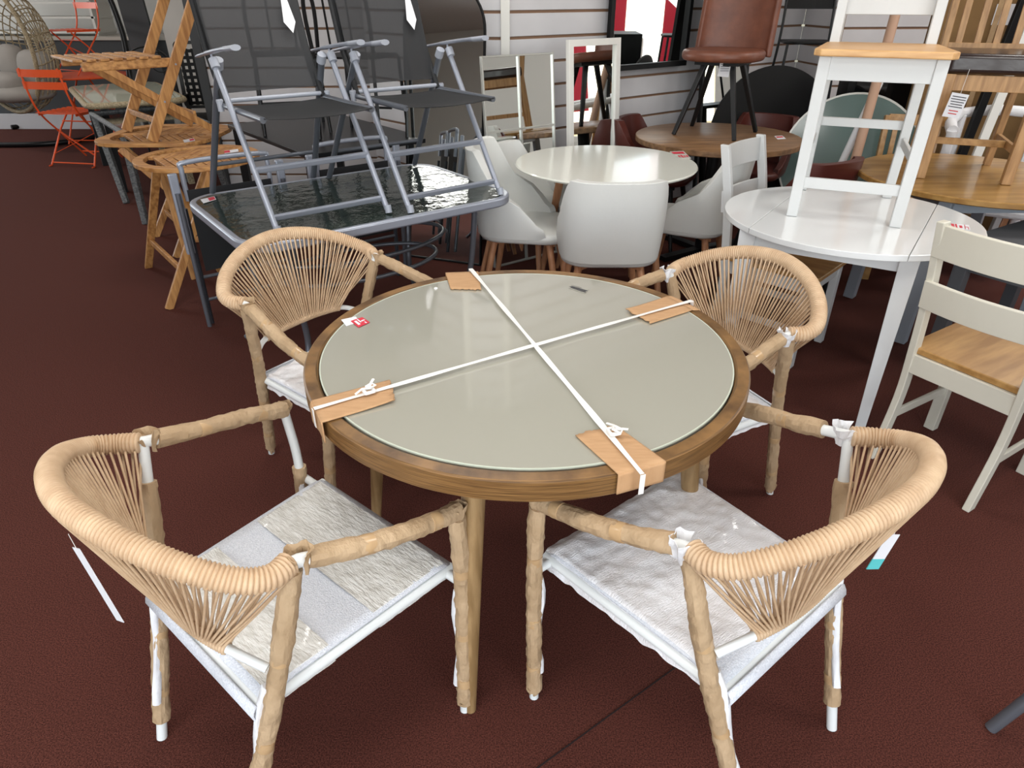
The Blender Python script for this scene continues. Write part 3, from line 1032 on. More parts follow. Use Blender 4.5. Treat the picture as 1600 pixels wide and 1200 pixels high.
# pale glass rattan table far left
q = [px(142, 136, .74), px(200, 163, .74), px(352, 152, .74)]
o4 = q[0]+(q[2]-q[1])
C = (q[0]+q[2])/2 + Vector((-.30, .05, 0))
C.z = 0
ux = (q[2]-q[1])
uy = (q[0]-q[1])
t = thing('rattan_table', 'glass topped table with beige rattan edge beneath the wooden folding chair', 'table', C, math.atan2(ux.y, ux.x))
W_, D_ = ux.length, max(uy.length, .85)
MB().prism(rrect(W_-.03, D_-.03, .10), .728, .740).build('glass_top', M['clearglass'], t)
MB().tube([Vector((x, y, .715)) for x, y in rrect(W_, D_, .12)], .024, 8, closed=True).build('rattan_edge', M['rattan'], t, smooth=60)
for sx in (-1, 1):
    for sy in (-1, 1):
        MB().bar((sx*(W_/2-.12), sy*(D_/2-.12), .70), (sx*(W_/2-.10), sy*(D_/2-.10), 0), .05, .05).build('leg', M['rattan'] if sx > 0 else M['blackm'], t)

# ================================================================== orange bistro set
def bistro_chair(label, loc, yaw, scale=1.0):
    t = thing('bistro_chair', label, 'folding chair', loc, yaw, 'orange folding metal chairs')
    t.scale = (scale,)*3
    om = M['orange']
    for sx in (-1, 1):
        MB().tube(catmull([(sx*.20, .22, .012), (sx*.20, .0, .26), (sx*.20, -.19, .50), (sx*.19, -.25, .84)], 5), .0085, 8).build('back_stile', om, t, smooth=60)
        MB().tube([(sx*.225, -.20, .012), (sx*.19, .0, .30), (sx*.18, .14, .44)], .0085, 8).build('front_leg', om, t, smooth=60)
        MB().bar((sx*.19, -.20, .455), (sx*.19, .19, .455), .006, .022, up=(0, 0, 1)).build('seat_rail', om, t)
        MB().tube([(sx*.225, -.20, .006), (sx*.225, -.235, .006)], .006, 6).build('foot', om, t)
    for z_, y_ in ((.80, -.245), (.70, -.228)):
        MB().grid(lambda u, v: Vector(((u-.5)*.44, y_-.015*math.sin(PI*u), z_+(v-.5)*.062)), 8, 2).build('back_slat', om, t, solid=.003)
    sl = MB()
    for i in range(7):
        y = -.19+i*.062
        sl.grid(lambda u, v, y=y: Vector(((u-.5)*.42, y+(v-.5)*.034, .468-.008*math.sin(PI*u))), 6, 1)
    sl.build('seat_slats', om, t, solid=.003)
    for a, b in (((-.225, -.19, .03), (.225, -.19, .03)), ((-.2, .19, .06), (.2, .19, .06)), ((-.2, .06, .36), (.2, .06, .36))):
        MB().tube([a, b], .006, 6).build('crossbar', om, t)
    MB().bar((-.21, -.14, .10), (.19, -.02, .28), .004, .02, up=(0, 1, 0)).bar((.21, -.14, .10), (-.19, -.02, .28), .004, .02, up=(0, 1, 0)).build('cross_brace', om, t)
    return t
bistro_chair('orange folding metal chair standing on the carpet', (-4.40, 7.14, 0), R(-10), 1.08)
oc = Vector((-4.86, 8.30, 0))
bistro_chair('orange folding metal chair standing on top of the orange table', (oc.x+.02, oc.y, .722), R(152), .97)
t = thing('bistro_table', 'round orange folding metal table with an orange chair on top', 'table', oc)
MB().lathe([(.001, .705), (.47, .705), (.475, .712), (.475, .718), (.47, .721), (.001, .721)], 48, cap=False).build('top', M['orange'], t, smooth=40)
for sx in (-1, 1):
    MB().tube([(sx*.26, -.26, .01), (sx*.22, .24, .70)], .009, 8).build('leg', M['orange'], t, smooth=60)
    MB().tube([(sx*.22, .26, .01), (sx*.18, -.24, .70)], .009, 8).build('leg', M['orange'], t, smooth=60)
for y, z_ in ((-.24, .05), (.24, .05), (0, .36)):
    MB().tube([(-.23, y, z_), (.23, y, z_)], .006, 6).build('crossbar', M['orange'], t)

# ================================================================== hanging egg chair
EC = Vector((-5.28, 7.75, 1.02))
t = thing('hanging_egg_chair', 'rattan hanging egg chair with grey cushions at the far left', 'hanging chair', (EC.x, EC.y, 0))
O = Vector((EC.x, EC.y, 0))
ax_open = Vector((-.35, -.94, 0)).normalized()
side = Vector((ax_open.y, -ax_open.x, 0))
def egg(th, ph, k=1.0):
    """th around the opening axis, ph 0 at the back .. 1 at the rim"""
    a = ph*PI*.56
    r_ = math.sin(a)
    d_ = -math.cos(a)
    return Vector((0, 0, EC.z)) + (side*(math.cos(th)*r_*.50) + Vector((0, 0, 1))*(math.sin(th)*r_*.62) + ax_open*(d_*.42))*k
wv = MB()
for i in range(30):
    th = 2*PI*i/30
    wv.tube([egg(th+.25*j/9, .05+.95*j/9) for j in range(10)], .007, 5)
for j in range(2, 13):
    wv.tube([egg(2*PI*i/32, j/13) for i in range(32)], .006, 5, closed=True)
wv.build('rattan_weave', M['rattan'], t, smooth=60)
MB().tube([egg(2*PI*i/40, 1.0) for i in range(40)], .022, 8, closed=True).build('rim', M['rattan'], t, smooth=60)
def blob(c, r, seed, sq=2.6):
    m = MB()
    def f(u, v):
        th, ph = u*2*PI, (v-.5)*PI*.998
        s_ = lambda x, p: math.copysign(abs(x)**p, x)
        p = Vector((s_(math.cos(th), .7)*s_(math.cos(ph), .7)*r[0], s_(math.sin(th), .7)*s_(math.cos(ph), .7)*r[1], s_(math.sin(ph), .8)*r[2]))
        p *= 1+.05*noise.noise(p*9+Vector((seed, 0, 0)))
        return Vector(c)+side*p.x+ax_open*p.y+Vector((0, 0, p.z))
    m.grid(f, 28, 16)
    return m
c0 = Vector((0, 0, 0))
for nm, c, r_, sd in (('seat_cushion', ax_open*.02+Vector((0, 0, .60)), (.36, .30, .09), 1), ('back_cushion', side*.20-ax_open*.18+Vector((0, 0, .83)), (.15, .12, .22), 2), ('back_cushion', side*-.14-ax_open*.18+Vector((0, 0, .80)), (.22, .12, .20), 3), ('side_cushion', side*.05+ax_open*.12+Vector((0, 0, .70)), (.28, .14, .11), 4)):
    blob(c, r_, sd).build(nm, M['cushion'], t, smooth=80)
MB().tube([(0, 0, EC.z+.60), (0, 0, 1.98)], .006, 6).build('hanging_chain', M['steel2'], t)
t = thing('egg_chair_stand', 'black curved tube stand holding the rattan egg chair', 'stand', (EC.x, EC.y, 0))
MB().tube(catmull([(-.2, .0, 2.0), (.25, .25, 2.1), (.85, .45, 1.75), (1.0, .5, 1.2), (.95, .48, .6), (.85, .45, .05)], 8), .03, 10).build('pole', M['blackm'], t, smooth=60)
MB().tube(catmull([px(18, 199, .03)-O, px(60, 194, .03)-O, px(110, 191, .03)-O, px(150, 200, .03)-O, px(150, 213, .03)-O, px(100, 222, .03)-O, px(40, 226, .03)-O, px(-60, 226, .03)-O], 6), .028, 10).build('base', M['blackm'], t, smooth=60)
b = px(27, 189, 0)
tag(MB().tube([b, b+Vector((-.11, .10, .36))], .024, 8).build('blue_support_leg', M['blue'], smooth=60), 'short blue metal leg standing below the rattan egg chair', 'leg')

# far left fittings
t = thing('display_counter', 'dark grey shop counter with pale top behind the egg chair', 'counter', (-5.6, 9.55, 0))
MB().box((0, 0, .60), (4.2, .7, .84)).build('body', M['darkpanel'], t, bevel=.004)
MB().box((0, 0, 1.04), (4.26, .76, .04)).build('worktop', M['worktop'], t, bevel=.004)
MB().box((0, 0, .09), (4.2, .66, .18)).build('plinth', M['skirt'], t)
bx = MB()
for z_ in (1.10, 1.26, 1.42):
    bx.box((-.9, .1, z_), (1.9, .45, .022))
for x_ in (-1.82, .02):
    bx.box((x_, .1, 1.27), (.03, .45, .42))
tb = bx.build('glass_shelf_unit', M['white'])
tb.location = (-5.2, 9.5, 0)
tag(tb, 'low white shelf unit standing on the dark counter', 'shelf')
a1, a2 = pd(212, 118, 8.6), pd(168, 0, 8.9)
t = tag(MB().bar((-4.28, 8.75, 0), (-4.52, 9.05, 2.1), .30, .04, up=(0, 1, 0)).build('leaning_panel', M['darkpanel'], bevel=.003), 'tall dark grey panel leaning near the orange table', 'panel')
t = tag(MB().box((-3.66, 8.95, 1.1), (.95, .05, 2.2)).build('display_board', M['plaster'], bevel=.004), 'large white display board behind the wooden folding chair', 'board')
# black patio set behind the wooden chair
t = thing('metal_garden_chair', 'black scroll-back metal chair behind the wooden folding chair', 'chair', (-3.62, 7.35, 0))
MB().tube([(.24*math.cos(a), 0, .86+.20*math.sin(a)) for a in [PI*i/16 for i in range(17)]], .009, 8).build('back_hoop', M['blackm'], t, smooth=60)
MB().tube([(.09*math.cos(a)-.10, 0, .92+.09*math.sin(a)) for a in [2*PI*i/16 for i in range(16)]], .005, 6, closed=True).tube([(.09*math.cos(a)+.10, 0, .92+.09*math.sin(a)) for a in [2*PI*i/16 for i in range(16)]], .005, 6, closed=True).build('back_scroll', M['blackm'], t)
MB().box((0, -.22, .45), (.46, .44, .03)).build('seat', M['blackm'], t, bevel=.01)
for sx in (-1, 1):
    for y in (-.42, 0):
        MB().tube([(sx*.22, y, .86 if y == 0 else .45), (sx*.23, y, 0)], .010, 8).build('leg', M['blackm'], t, smooth=60)
t = thing('mesh_garden_chair', 'dark rattan armchair behind the glass rattan table', 'armchair', (-3.05, 7.3, 0), R(8))
MB().ring(rrect(.60, .62, .05), rrect(.54, .56, .04), -.015, .015, Matrix.Translation((0, .12, .80)) @ Matrix.Rotation(R(84), 4, 'X')).build('back_frame', M['blackm'], t)
g_ = MB()
for i in range(9):
    g_.box((-.24+i*.06, .12, .78), (.03, .012, .52))
for i in range(9):
    g_.box((0, .115, .54+i*.06), (.52, .010, .03))
g_.build('back_weave', M['black'], t)
MB().box((0, -.15, .42), (.56, .52, .06)).build('seat', M['black'], t, bevel=.01)
for sx in (-1, 1):
    for y in (-.38, .1):
        MB().bar((sx*.27, y, .62), (sx*.27, y, 0), .035, .035).build('leg', M['blackm'], t)
    MB().bar((sx*.27, -.40, .62), (sx*.27, .12, .62), .045, .02, up=(0, 0, 1)).build('armrest', M['blackm'], t, bevel=.004)

# black chairs and a grey tub seat standing on the dark table
def wire_chair(label, loc, yaw):
    t = thing('black_wire_chair', label, 'chair', loc, yaw, 'black metal chairs standing on the dark table')
    MB().prism(rrect(.40, .40, .08, 6), .44, .452).build('seat', M['black'], t, bevel=.004)
    for sx in (-1, 1):
        MB().tube([(sx*.18, .18, .44), (sx*.20, .20, 0)], .011, 8).build('leg', M['blackm'], t, smooth=60)
        MB().tube([(sx*.18, -.18, .44), (sx*.20, -.22, 0)], .011, 8).build('leg', M['blackm'], t, smooth=60)
    MB().tube(catmull([(-.19, -.18, .44), (-.19, -.22, .72), (-.12, -.24, .90), (0, -.245, .94), (.12, -.24, .90), (.19, -.22, .72), (.19, -.18, .44)], 6), .012, 8).build('back_hoop', M['blackm'], t, smooth=60)
    for x in (-.07, .07):
        MB().tube([(x, -.18, .44), (x, -.245, .92)], .007, 6).build('back_rod', M['blackm'], t)
    MB().tube([(-.19, 0, .16), (.19, 0, .16)], .007, 6).build('crossbar', M['blackm'], t)
    return t
wire_chair('black metal hoop-back chair behind the left sling chair', (-1.42, 4.62, .742), R(20))
wire_chair('black metal hoop-back chair behind the gap between the sling chairs', (-.92, 4.42, .742), R(-15))

# ================================================================== tub chairs
def tub_chair(label, loc, yaw, m='leatherette', legm='beech', group='white faux leather tub chairs round the white table', top=.80, rx=.245, ry=.24, seat=.475):
    t = thing('tub_chair', label, 'chair', loc, yaw, group)
    sh = MB()
    NA, NV = 28, 12
    BO = seat-.03
    def pt(u, v, off):
        a = (u-.5)*2*R(118)
        ca, sa = math.cos(a), math.sin(a)
        e = .58
        x = math.copysign(abs(sa)**e, sa)*(rx+off)
        y = -math.copysign(abs(ca)**e, ca)*(ry+off)
        k = abs(2*u-1)
        q_ = max(0, min(1, (k-.43)/.54))
        h = BO+(top-BO)*(1-.86*(.55*q_+.45*q_*q_*(3-2*q_)))
        z = BO+(h-BO)*v
        fl = 1-.05*(1-v)**2-.02*v**3
        lean = -.055*v*(1-k*.6)
        return Vector((x*fl, y*fl+lean, z))
    vs, fs = [], []
    for off in (0, -.040):
        for j in range(NV+1):
            for i in range(NA+1):
                vs.append(pt(i/NA, j/NV, off))
    n1 = (NV+1)*(NA+1)
    idx = lambda i, j, s_: s_*n1+j*(NA+1)+i
    for j in range(NV):
        for i in range(NA):
            fs.append((idx(i, j, 0), idx(i+1, j, 0), idx(i+1, j+1, 0), idx(i, j+1, 0)))
            fs.append((idx(i, j, 1), idx(i, j+1, 1), idx(i+1, j+1, 1), idx(i+1, j, 1)))
    for i in range(NA):
        fs.append((idx(i, NV, 0), idx(i+1, NV, 0), idx(i+1, NV, 1), idx(i, NV, 1)))
        fs.append((idx(i, 0, 0), idx(i, 0, 1), idx(i+1, 0, 1), idx(i+1, 0, 0)))
    for j in range(NV):
        fs.append((idx(0, j, 0), idx(0, j+1, 0), idx(0, j+1, 1), idx(0, j, 1)))
        fs.append((idx(NA, j, 0), idx(NA, j, 1), idx(NA, j+1, 1), idx(NA, j+1, 0)))
    MB().add(vs, fs).build('backrest', M[m], t, bevel=.012, smooth=70)
    po = [(x, y+.02) for x, y in rrect(rx*1.86, ry*1.95, .13, 8)]
    MB().prism(po, seat-.055, seat-.002).build('seat', M[m], t, bevel=.022, segs=3, smooth=70)
    fm = MB()
    for sg in (-1, 1):
        fm.bar((sg*.15, -.15, seat-.07), (-sg*.15, .17, seat-.07), .035, .025, up=(0, 0, 1))
    fm.build('under_frame', M[legm], t)
    for sx in (-1, 1):
        for sy in (-1, 1):
            MB().tube([(sx*.14, sy*.14+.01, seat-.055), (sx*.215, sy*.215+.01, 0)], [.019, .0125], 12).build('leg', M[legm], t, smooth=60)
    return t

# white round table
wc = Vector((.485, 3.56, 0))
t = thing('white_round_table', 'round white-topped dining table with splayed wooden legs', 'table', wc)
MB().lathe([(.001, .722), (.40, .722), (.462, .736), (.468, .744), (.464, .750), (.001, .750)], 96, cap=False).build('top', M['whitelac'], t, smooth=40)
MB().ring(circ(.27, 32), circ(.25, 32), .68, .722).build('apron', M['black'], t)
for k in range(4):
    a = R(45+90*k+7)
    d = Vector((math.cos(a), math.sin(a), 0))
    MB().tube([d*.26+Vector((0, 0, .722)), d*.40], [.024, .015], 14).build('leg', M['beech'], t, smooth=60)
sticker('price_sticker', 'red lettered price sticker on the round white table', [(1046, 237), (1068, 236), (1080, 248), (1060, 248)], .7505, M['whitelac'],
        lines=[(.05, .1, .9, .38), (.2, .6, .32, .85), (.4, .55, .55, .9), (.62, .6, .72, .85), (.8, .58, .95, .8)], linemat=M['red'])
tub_chair('white tub chair with its back to the viewer, in front of the round white table', (.455, 3.10, 0), R(0), top=.82)
tub_chair('white tub chair on the left of the round white table, its seat in view', (.065, 3.45, 0), R(-100), top=.86)
tub_chair('white tub chair on the right of the round white table', (.955, 3.56, 0), R(62), top=.83)
tub_chair('white tub chair on the far side of the round white table', (.50, 3.83, 0), R(180), top=.70)
tub_chair('small pale tub chair behind the left one, beside the pane mirror', (.10, 3.90, 0), R(-125), top=.76, rx=.20, ry=.2)

# ================================================================== painted kitchen chairs
def kitchen_chair(label, loc, yaw, sh=.45, wf=.385, wr=.345, dp=.36, top=.95, m='whitepaint', seatm='oaklight', rails=2, rz=None, group='painted ladder-back chairs with wooden seats', low=.13, pw=.024):
    """front +y"""
    t = thing('ladder_back_chair', label, 'chair', loc, yaw, group)
    P_ = M[m]
    L = .036
    rh = top-sh
    for sx in (-1, 1):
        MB().bar((sx*(wf/2-L/2), dp/2, sh-.02), (sx*(wf/2-L/2), dp/2, 0), L+.004, L, up=(0, 1, 0)).build('front_leg', P_, t, bevel=.003)
        x = sx*(wr/2-L/2)
        pts = [(x, -dp/2-.035, 0), (x, -dp/2+.01, sh*.55), (x, -dp/2, sh), (x, -dp/2-.03, sh+rh*.5), (x, -dp/2-.085, top)]
        m_ = MB()
        pv = [Vector(p) for p in catmull(pts, 4)]
        vs, fs = [], []
        for p in pv:
            for i, j in ((-.5, -.5), (.5, -.5), (.5, .5), (-.5, .5)):
                vs.append(p+Vector((i*pw, j*.040, 0)))
        for i in range(len(pv)-1):
            for k in range(4):
                l = (k+1) % 4
                fs.append((i*4+k, i*4+l, i*4+4+l, i*4+4+k))
        fs += [(3, 2, 1, 0), tuple((len(pv)-1)*4+k for k in range(4))]
        m_.add(vs, fs).build('back_post', P_, t, bevel=.003)
        MB().bar((sx*(wr/2-.02), -dp/2, sh*.40), (sx*(wf/2-.02), dp/2, sh*.40), .014, .034, up=(0, 0, 1)).build('side_rung', P_, t, bevel=.004)
        MB().bar((sx*(wr/2-.018), -dp/2, sh-.052), (sx*(wf/2-.018), dp/2, sh-.052), .018, .065, up=(0, 0, 1)).build('side_apron', P_, t, bevel=.002)
    MB().bar((-wf/2+.03, dp/2, sh-.058), (wf/2-.03, dp/2, sh-.058), .078, .020, up=(0, 1, 0)).build('front_apron', P_, t, bevel=.002)
    MB().bar((-wr/2+.02, -dp/2+.0, sh-.055), (wr/2-.02, -dp/2+.0, sh-.055), .07, .020, up=(0, 1, 0)).build('rear_apron', P_, t, bevel=.002)
    if low:
        MB().bar((-wf/2+.03, dp/2, low), (wf/2-.03, dp/2, low), .040, .016, up=(0, 1, 0)).build('front_rung', P_, t, bevel=.002)
        MB().bar((-wr/2+.02, -dp/2-.005, sh*.50), (wr/2-.02, -dp/2-.005, sh*.50), .034, .016, up=(0, 1, 0)).build('rear_rung', P_, t, bevel=.002)
    po = [(-wr/2+.024, -dp/2+.0), (wr/2-.024, -dp/2+.0), (wr/2+.01, -dp/2+.03), (wf/2+.022, dp/2+.02), (wf/2, dp/2+.05), (-wf/2, dp/2+.05), (-wf/2-.022, dp/2+.02), (-wr/2-.01, -dp/2+.03)]
    MB().prism(po, sh-.019, sh+.004).build('seat', M[seatm], t, bevel=.004)
    zz = [(top-.062, .105), (top-.245, .095)][:rails] if rails <= 2 else []
    zz = rz or zz
    for zc, hh in zz:
        f = (zc-sh)/rh
        y0 = -dp/2-.02-.065*f
        def fn(u, v):
            return Vector(((u-.5)*(wr-.02), y0-.022*math.sin(PI*u)-.012*(v-.5), zc+(v-.5)*hh))
        MB().grid(fn, 14, 2).build('back_rail', P_, t, solid=.016, bevel=.002)
    return t

# chair standing on the white drop-leaf table
kitchen_chair('white chair with a thick wooden seat standing on the white drop-leaf table', (1.355, 2.72, .751), R(156), sh=.585, dp=.42, wf=.40, wr=.375, top=1.06, rz=[(.80, .235)], pw=.036)
# chair with its back to us at the right edge
kitchen_chair('cream chair with two wide back rails at the right edge, back to the viewer', (1.625, 1.985, 0), R(-58.6), sh=.45, wf=.38, wr=.385, dp=.34, top=.905, m='creampaint', seatm='oaky', low=0)
# chair tucked under the far-left side of the drop-leaf table
kitchen_chair('white ladder-back chair tucked in between the tub chairs and the drop-leaf table', (1.27, 3.00, 0), R(-133), sh=.45, wf=.40, wr=.385, dp=.40, top=.93, seatm='oaky')

# drop-leaf table
dc = Vector((1.325, 2.60, 0))
t = thing('drop_leaf_table', 'round white drop-leaf table with a white chair standing on it', 'table', dc, R(-35))
top = MB()
r_ = .468
xs = .268
def seg(x0, x1):
    n = 24
    a = []
    up = [(x0+(x1-x0)*i/n) for i in range(n+1)]
    pts = [(x, math.sqrt(max(0, r_*r_-x*x))) for x in up]
    pts += [(x, -math.sqrt(max(0, r_*r_-x*x))) for x in up[::-1]]
    out = []
    for p in pts:
        if not out or (abs(p[0]-out[-1][0])+abs(p[1]-out[-1][1])) > 1e-5: out.append(p)
    return out
MB().prism(seg(-xs+.001, xs-.001), .728, .750).build('top', M['whitegloss'], t, bevel=.002)
MB().prism(seg(xs+.001, r_-.0005), .728, .750).build('leaf', M['whitegloss'], t, bevel=.002)
MB().prism(seg(-r_+.0005, -xs-.001), .728, .750).build('leaf', M['whitegloss'], t, bevel=.002)
inv = Matrix.Rotation(R(35), 3, 'Z')
LG = [inv @ (Vector(p)-dc) for p in ((1.385, 2.20, 0), (1.70, 2.70, 0), (1.05, 2.87, 0), (.90, 2.50, 0))]
for i, p in enumerate(LG):
    q = p*.97
    ang_ = (LG[(i+1) % 4]-LG[i]).normalized()
    MB().bar((q.x, q.y, .728), (p.x, p.y, 0), .062, .062, up=ang_, w2=.036, d2=.036).build('leg', M['whitegloss'], t, bevel=.002)
    n_ = LG[(i+1) % 4]*.97
    MB().bar((q.x, q.y, .694), (n_.x, n_.y, .694), .018, .068, up=(0, 0, 1)).build('apron', M['whitegloss'], t)
s_ = sticker('price_sticker', 'red lettered sticker on the right leaf of the drop-leaf table', [(1478, 349), (1514, 352), (1516, 360), (1480, 356)], .7505, M['paper'],
        lines=[(.02, .05, .16, .9), (.2, .05, .34, .9), (.38, .05, .46, .9), (.78, .05, .81, .95), (.78, .45, .95, .55), (.92, .45, .95, .95), (.55, .3, .68, .8)], linemat=M['red'])

# ================================================================== oak table, padded oak chair and tag
ok = Vector((2.235, 3.28, 0))
t = thing('oak_round_table', 'round oak-topped table with grey legs at the right edge', 'table', ok)
MB().lathe([(.001, .722), (.52, .722), (.525, .726), (.525, .745), (.52, .750), (.001, .750)], 96, cap=False).build('top', M['oak'], t, smooth=40)
for k in range(4):
    a = R(225+90*k)
    d = Vector((math.cos(a), math.sin(a), 0))
    n = Vector((math.cos(a+PI/2), math.sin(a+PI/2), 0))
    MB().bar(d*.38+Vector((0, 0, .722)), d*.41, .055, .055, up=n).build('leg', M['lgreypaint'], t, bevel=.003)
    MB().bar(d*.38+Vector((0, 0, .68)), n*.38+Vector((0, 0, .68)), .018, .07, up=(0, 0, 1)).build('apron', M['lgreypaint'], t)
oc_ = thing('padded_oak_chair', 'oak slat-back chair with dark brown leather seat standing on the round oak table', 'chair', (2.175, 3.35, .751), R(158), 'oak slat-back chairs')
def oak_chair(t, sh=.45, w=.39, dp=.40, top=1.0, pad=True, oakm='oakz'):
    O_ = M[oakm]
    for sx in (-1, 1):
        MB().bar((sx*(w/2-.02), dp/2, sh), (sx*(w/2-.02), dp/2, 0), .042, .042, up=(0, 1, 0)).build('front_leg', O_, t, bevel=.003)
        pts = [(sx*(w/2-.02), -dp/2-.04, 0), (sx*(w/2-.02), -dp/2, sh)]
        MB().bar(pts[0], pts[1], .030, .045, up=(0, 1, 0)).bar(pts[1], (sx*(w/2-.02), -dp/2-.08, top), .030, .045, up=(0, 1, 0)).build('back_post', O_, t, bevel=.003)
        MB().bar((sx*(w/2-.02), -dp/2, .14), (sx*(w/2-.02), dp/2, .14), .018, .035, up=(0, 0, 1)).build('side_rung', O_, t, bevel=.002)
        MB().bar((sx*(w/2-.02), -dp/2, sh-.035), (sx*(w/2-.02), dp/2, sh-.035), .02, .065, up=(0, 0, 1)).build('side_apron', O_, t, bevel=.002)
    MB().bar((-w/2+.03, 0, .14), (w/2-.03, 0, .14), .03, .018, up=(0, 1, 0)).build('cross_rung', M['oaky'], t, bevel=.002)
    MB().bar((-w/2+.03, dp/2, sh-.035), (w/2-.03, dp/2, sh-.035), .065, .02, up=(0, 1, 0)).build('front_apron', M['oaklight'] if not pad else O_, t, bevel=.002)
    for f, h_ in ((.14, .05), (.95, .06)):
        z_ = sh+(top-sh)*f
        MB().bar((-w/2+.03, -dp/2-.08*f, z_), (w/2-.03, -dp/2-.08*f, z_), h_, .02, up=(0, 1, .1)).build('back_rail', O_, t, bevel=.002)
    for i in range(4):
        x = (i-1.5)*w*.2
        MB().bar((x, -dp/2-.08*.14, sh+(top-sh)*.14), (x, -dp/2-.08*.95, sh+(top-sh)*.95), .028, .010, up=(0, 1, 0)).build('back_slat', O_, t, bevel=.001)
    if pad:
        MB().prism(rrect(w+.02, dp+.04, .03, 4, 0, .01), sh, sh+.082).build('seat_pad', M['darkbrown'], t, bevel=.02, segs=4, smooth=60)
    else:
        MB().prism(rrect(w+.02, dp+.04, .03, 4, 0, .01), sh, sh+.02).build('seat', M['oaky'], t, bevel=.004)
oak_chair(oc_)
bk_ = thing('oak_side_chair', 'oak chair pulled up behind the round oak table', 'chair', (2.38, 4.00, 0), R(165), 'oak slat-back chairs')
oak_chair(bk_, sh=.45, top=.87, pad=False, oakm='oaky')
tg = px(1488, 180, 1.08)
tgp = pd(1493, 165, 3.13)
t = thing('hanging_notice', 'white printed notice card hanging under the dark leather seat', 'tag', (tgp.x, tgp.y, tgp.z))
T = Matrix.Rotation(R(8), 4, 'Y')
cw, chh = .078, .098
MB().box(T @ Vector((0, 0, 0)), (cw, .0015, chh), T.to_3x3()).build('card', M['paper'], t)
MB().tube([T @ Vector((0, 0, chh/2-.01)), Vector((.012, .0, .145))], .0008, 5).build('thread', M['strap'], t)
l = MB()
for i, wd in enumerate((.8, .86, .78, .7, .82)):
    l.box(T @ Vector((0, -.0012, chh*(.36-.105*i))), (cw*wd, .0008, .0035), T.to_3x3())
l.build('lettering', M['ink'], t)
l = MB()
for i, wd in enumerate((.55, .5)):
    l.box(T @ Vector((0, -.0012, chh*(-.22-.12*i))), (cw*wd, .0008, .004), T.to_3x3())
l.build('red_lettering', M['redink'], t)

# low grey table beside the cream chair
t = thing('grey_table', 'dark grey rectangular table beyond the cream chair', 'table', (1.84, 2.66, 0), R(-58.6))
MB().box((.46, .30, .605), (.98, .66, .022)).build('top', M['greypaint'], t, bevel=.002)
for x in (.02, .90):
    for y in (.02, .58):
        MB().bar((x+.02, y, .594), (x+.02, y, 0), .05, .05, up=(0, 1, 0)).build('leg', M['greypaint'], t, bevel=.002)
MB().bar((.03, .02, .55), (.92, .02, .55), .075, .018, up=(0, 1, 0)).bar((.03, .58, .55), (.92, .58, .55), .075, .018, up=(0, 1, 0)).bar((.03, .02, .55), (.03, .58, .55), .075, .018, up=(1, 0, 0)).build('apron', M['greypaint'], t)
# table whose leg enters at lower right
t = thing('side_table', 'grey metal table leg slanting in at the lower right edge', 'table', (1.78, 1.12, 0))
for tx, ty, bx_, by_ in ((-.40, -.20, -.646, -.17), (-.02, .16, -.02, .26), (.40, -.20, .6, -.2), (.40, .20, .6, .2)):
    MB().tube([(tx, ty, .71), (bx_, by_, 0)], [.016, .0135], 14).build('leg', M['steel'], t, smooth=60)
MB().prism([(-.42, -.24), (.42, -.24), (.42, .24), (-.04, .24)], .71, .73).build('top', M['steel'], t, bevel=.004)

# ================================================================== brown table, brown chair and seats around it
bc = Vector((1.27, 4.32, 0))
t = thing('walnut_round_table', 'round walnut-topped table carrying the brown leather chair', 'table', bc)
MB().lathe([(.001, .715), (.495, .715), (.50, .719), (.50, .746), (.495, .750), (.001, .750)], 96, cap=False).build('top', M['walnut'], t, smooth=40)
MB().tube([(0, 0, .715), (0, 0, .04)], .045, 16).build('column', M['blackm'], t, smooth=60)
for k in range(4):
    a = R(30+90*k)
    MB().bar((0, 0, .03), (.34*math.cos(a), .34*math.sin(a), .02), .06, .03, up=(0, 0, 1)).build('foot', M['blackm'], t)
sticker('price_sticker', 'small white and red sticker on the walnut table', [(1210, 213), (1222, 212), (1228, 217), (1215, 218)], .7505, M['paper'], lines=[(.1, .2, .9, .6)], linemat=M['redink'])
t = thing('leather_dining_chair', 'tan leather dining chair with black legs standing on the walnut table', 'chair', (1.262, 4.40, .751), R(146.3))
MB().prism([(x, y+.02) for x, y in rrect(.46, .45, .19, 10)], .415, .475).build('seat', M['brownleather'], t, bevel=.025, segs=4, smooth=60)
def bf(u, v):
    a = (u-.5)*2*R(78)
    w_ = .232*(1-.03*v-.25*max(0, v-.85)*2)
    y = -.20*math.cos(a)*.55-.10-.07*v
    return Vector((math.sin(a)*w_, y, .43+.50*v*(1-.10*abs(2*u-1)**3)))
MB().grid(bf, 20, 14).build('backrest', M['brownleather'], t, solid=.034, bevel=.01, smooth=70)
MB().tube([bf(i/20, 1.0) for i in range(21)], .018, 8).build('piping', M['brownleather'], t, smooth=60)
MB().box((0, .0, .405), (.26, .26, .025)).build('base_plate', M['blackm'], t)
for x, y in ((.19, .18), (-.19, .18), (.21, -.19), (-.21, -.19)):
    MB().bar((x*.42, y*.42, .405), (x, y, 0), .036, .030, up=(1, 0, 0), w2=.026, d2=.022).build('leg', M['blackm'], t, bevel=.003)
tp_ = pd(1133, 103, 4.27)
t = thing('hanging_notice', 'white printed card hanging beneath the tan leather chair seat', 'tag', tp_)
MB().box((0, 0, 0), (.066, .0015, .115), Matrix.Rotation(R(4), 3, 'Y')).build('card', M['paper'], t)
l = MB()
for i in range(7):
    l.box((0, -.0014, .04-.011*i), (.05, .0008, .003))
l.build('lettering', M['ink'], t)
MB().tube([(0, 0, .05), (0, .0, .075)], .0008, 5).build('thread', M['strap'], t)
gm = 'dark red leather chairs round the walnut table'
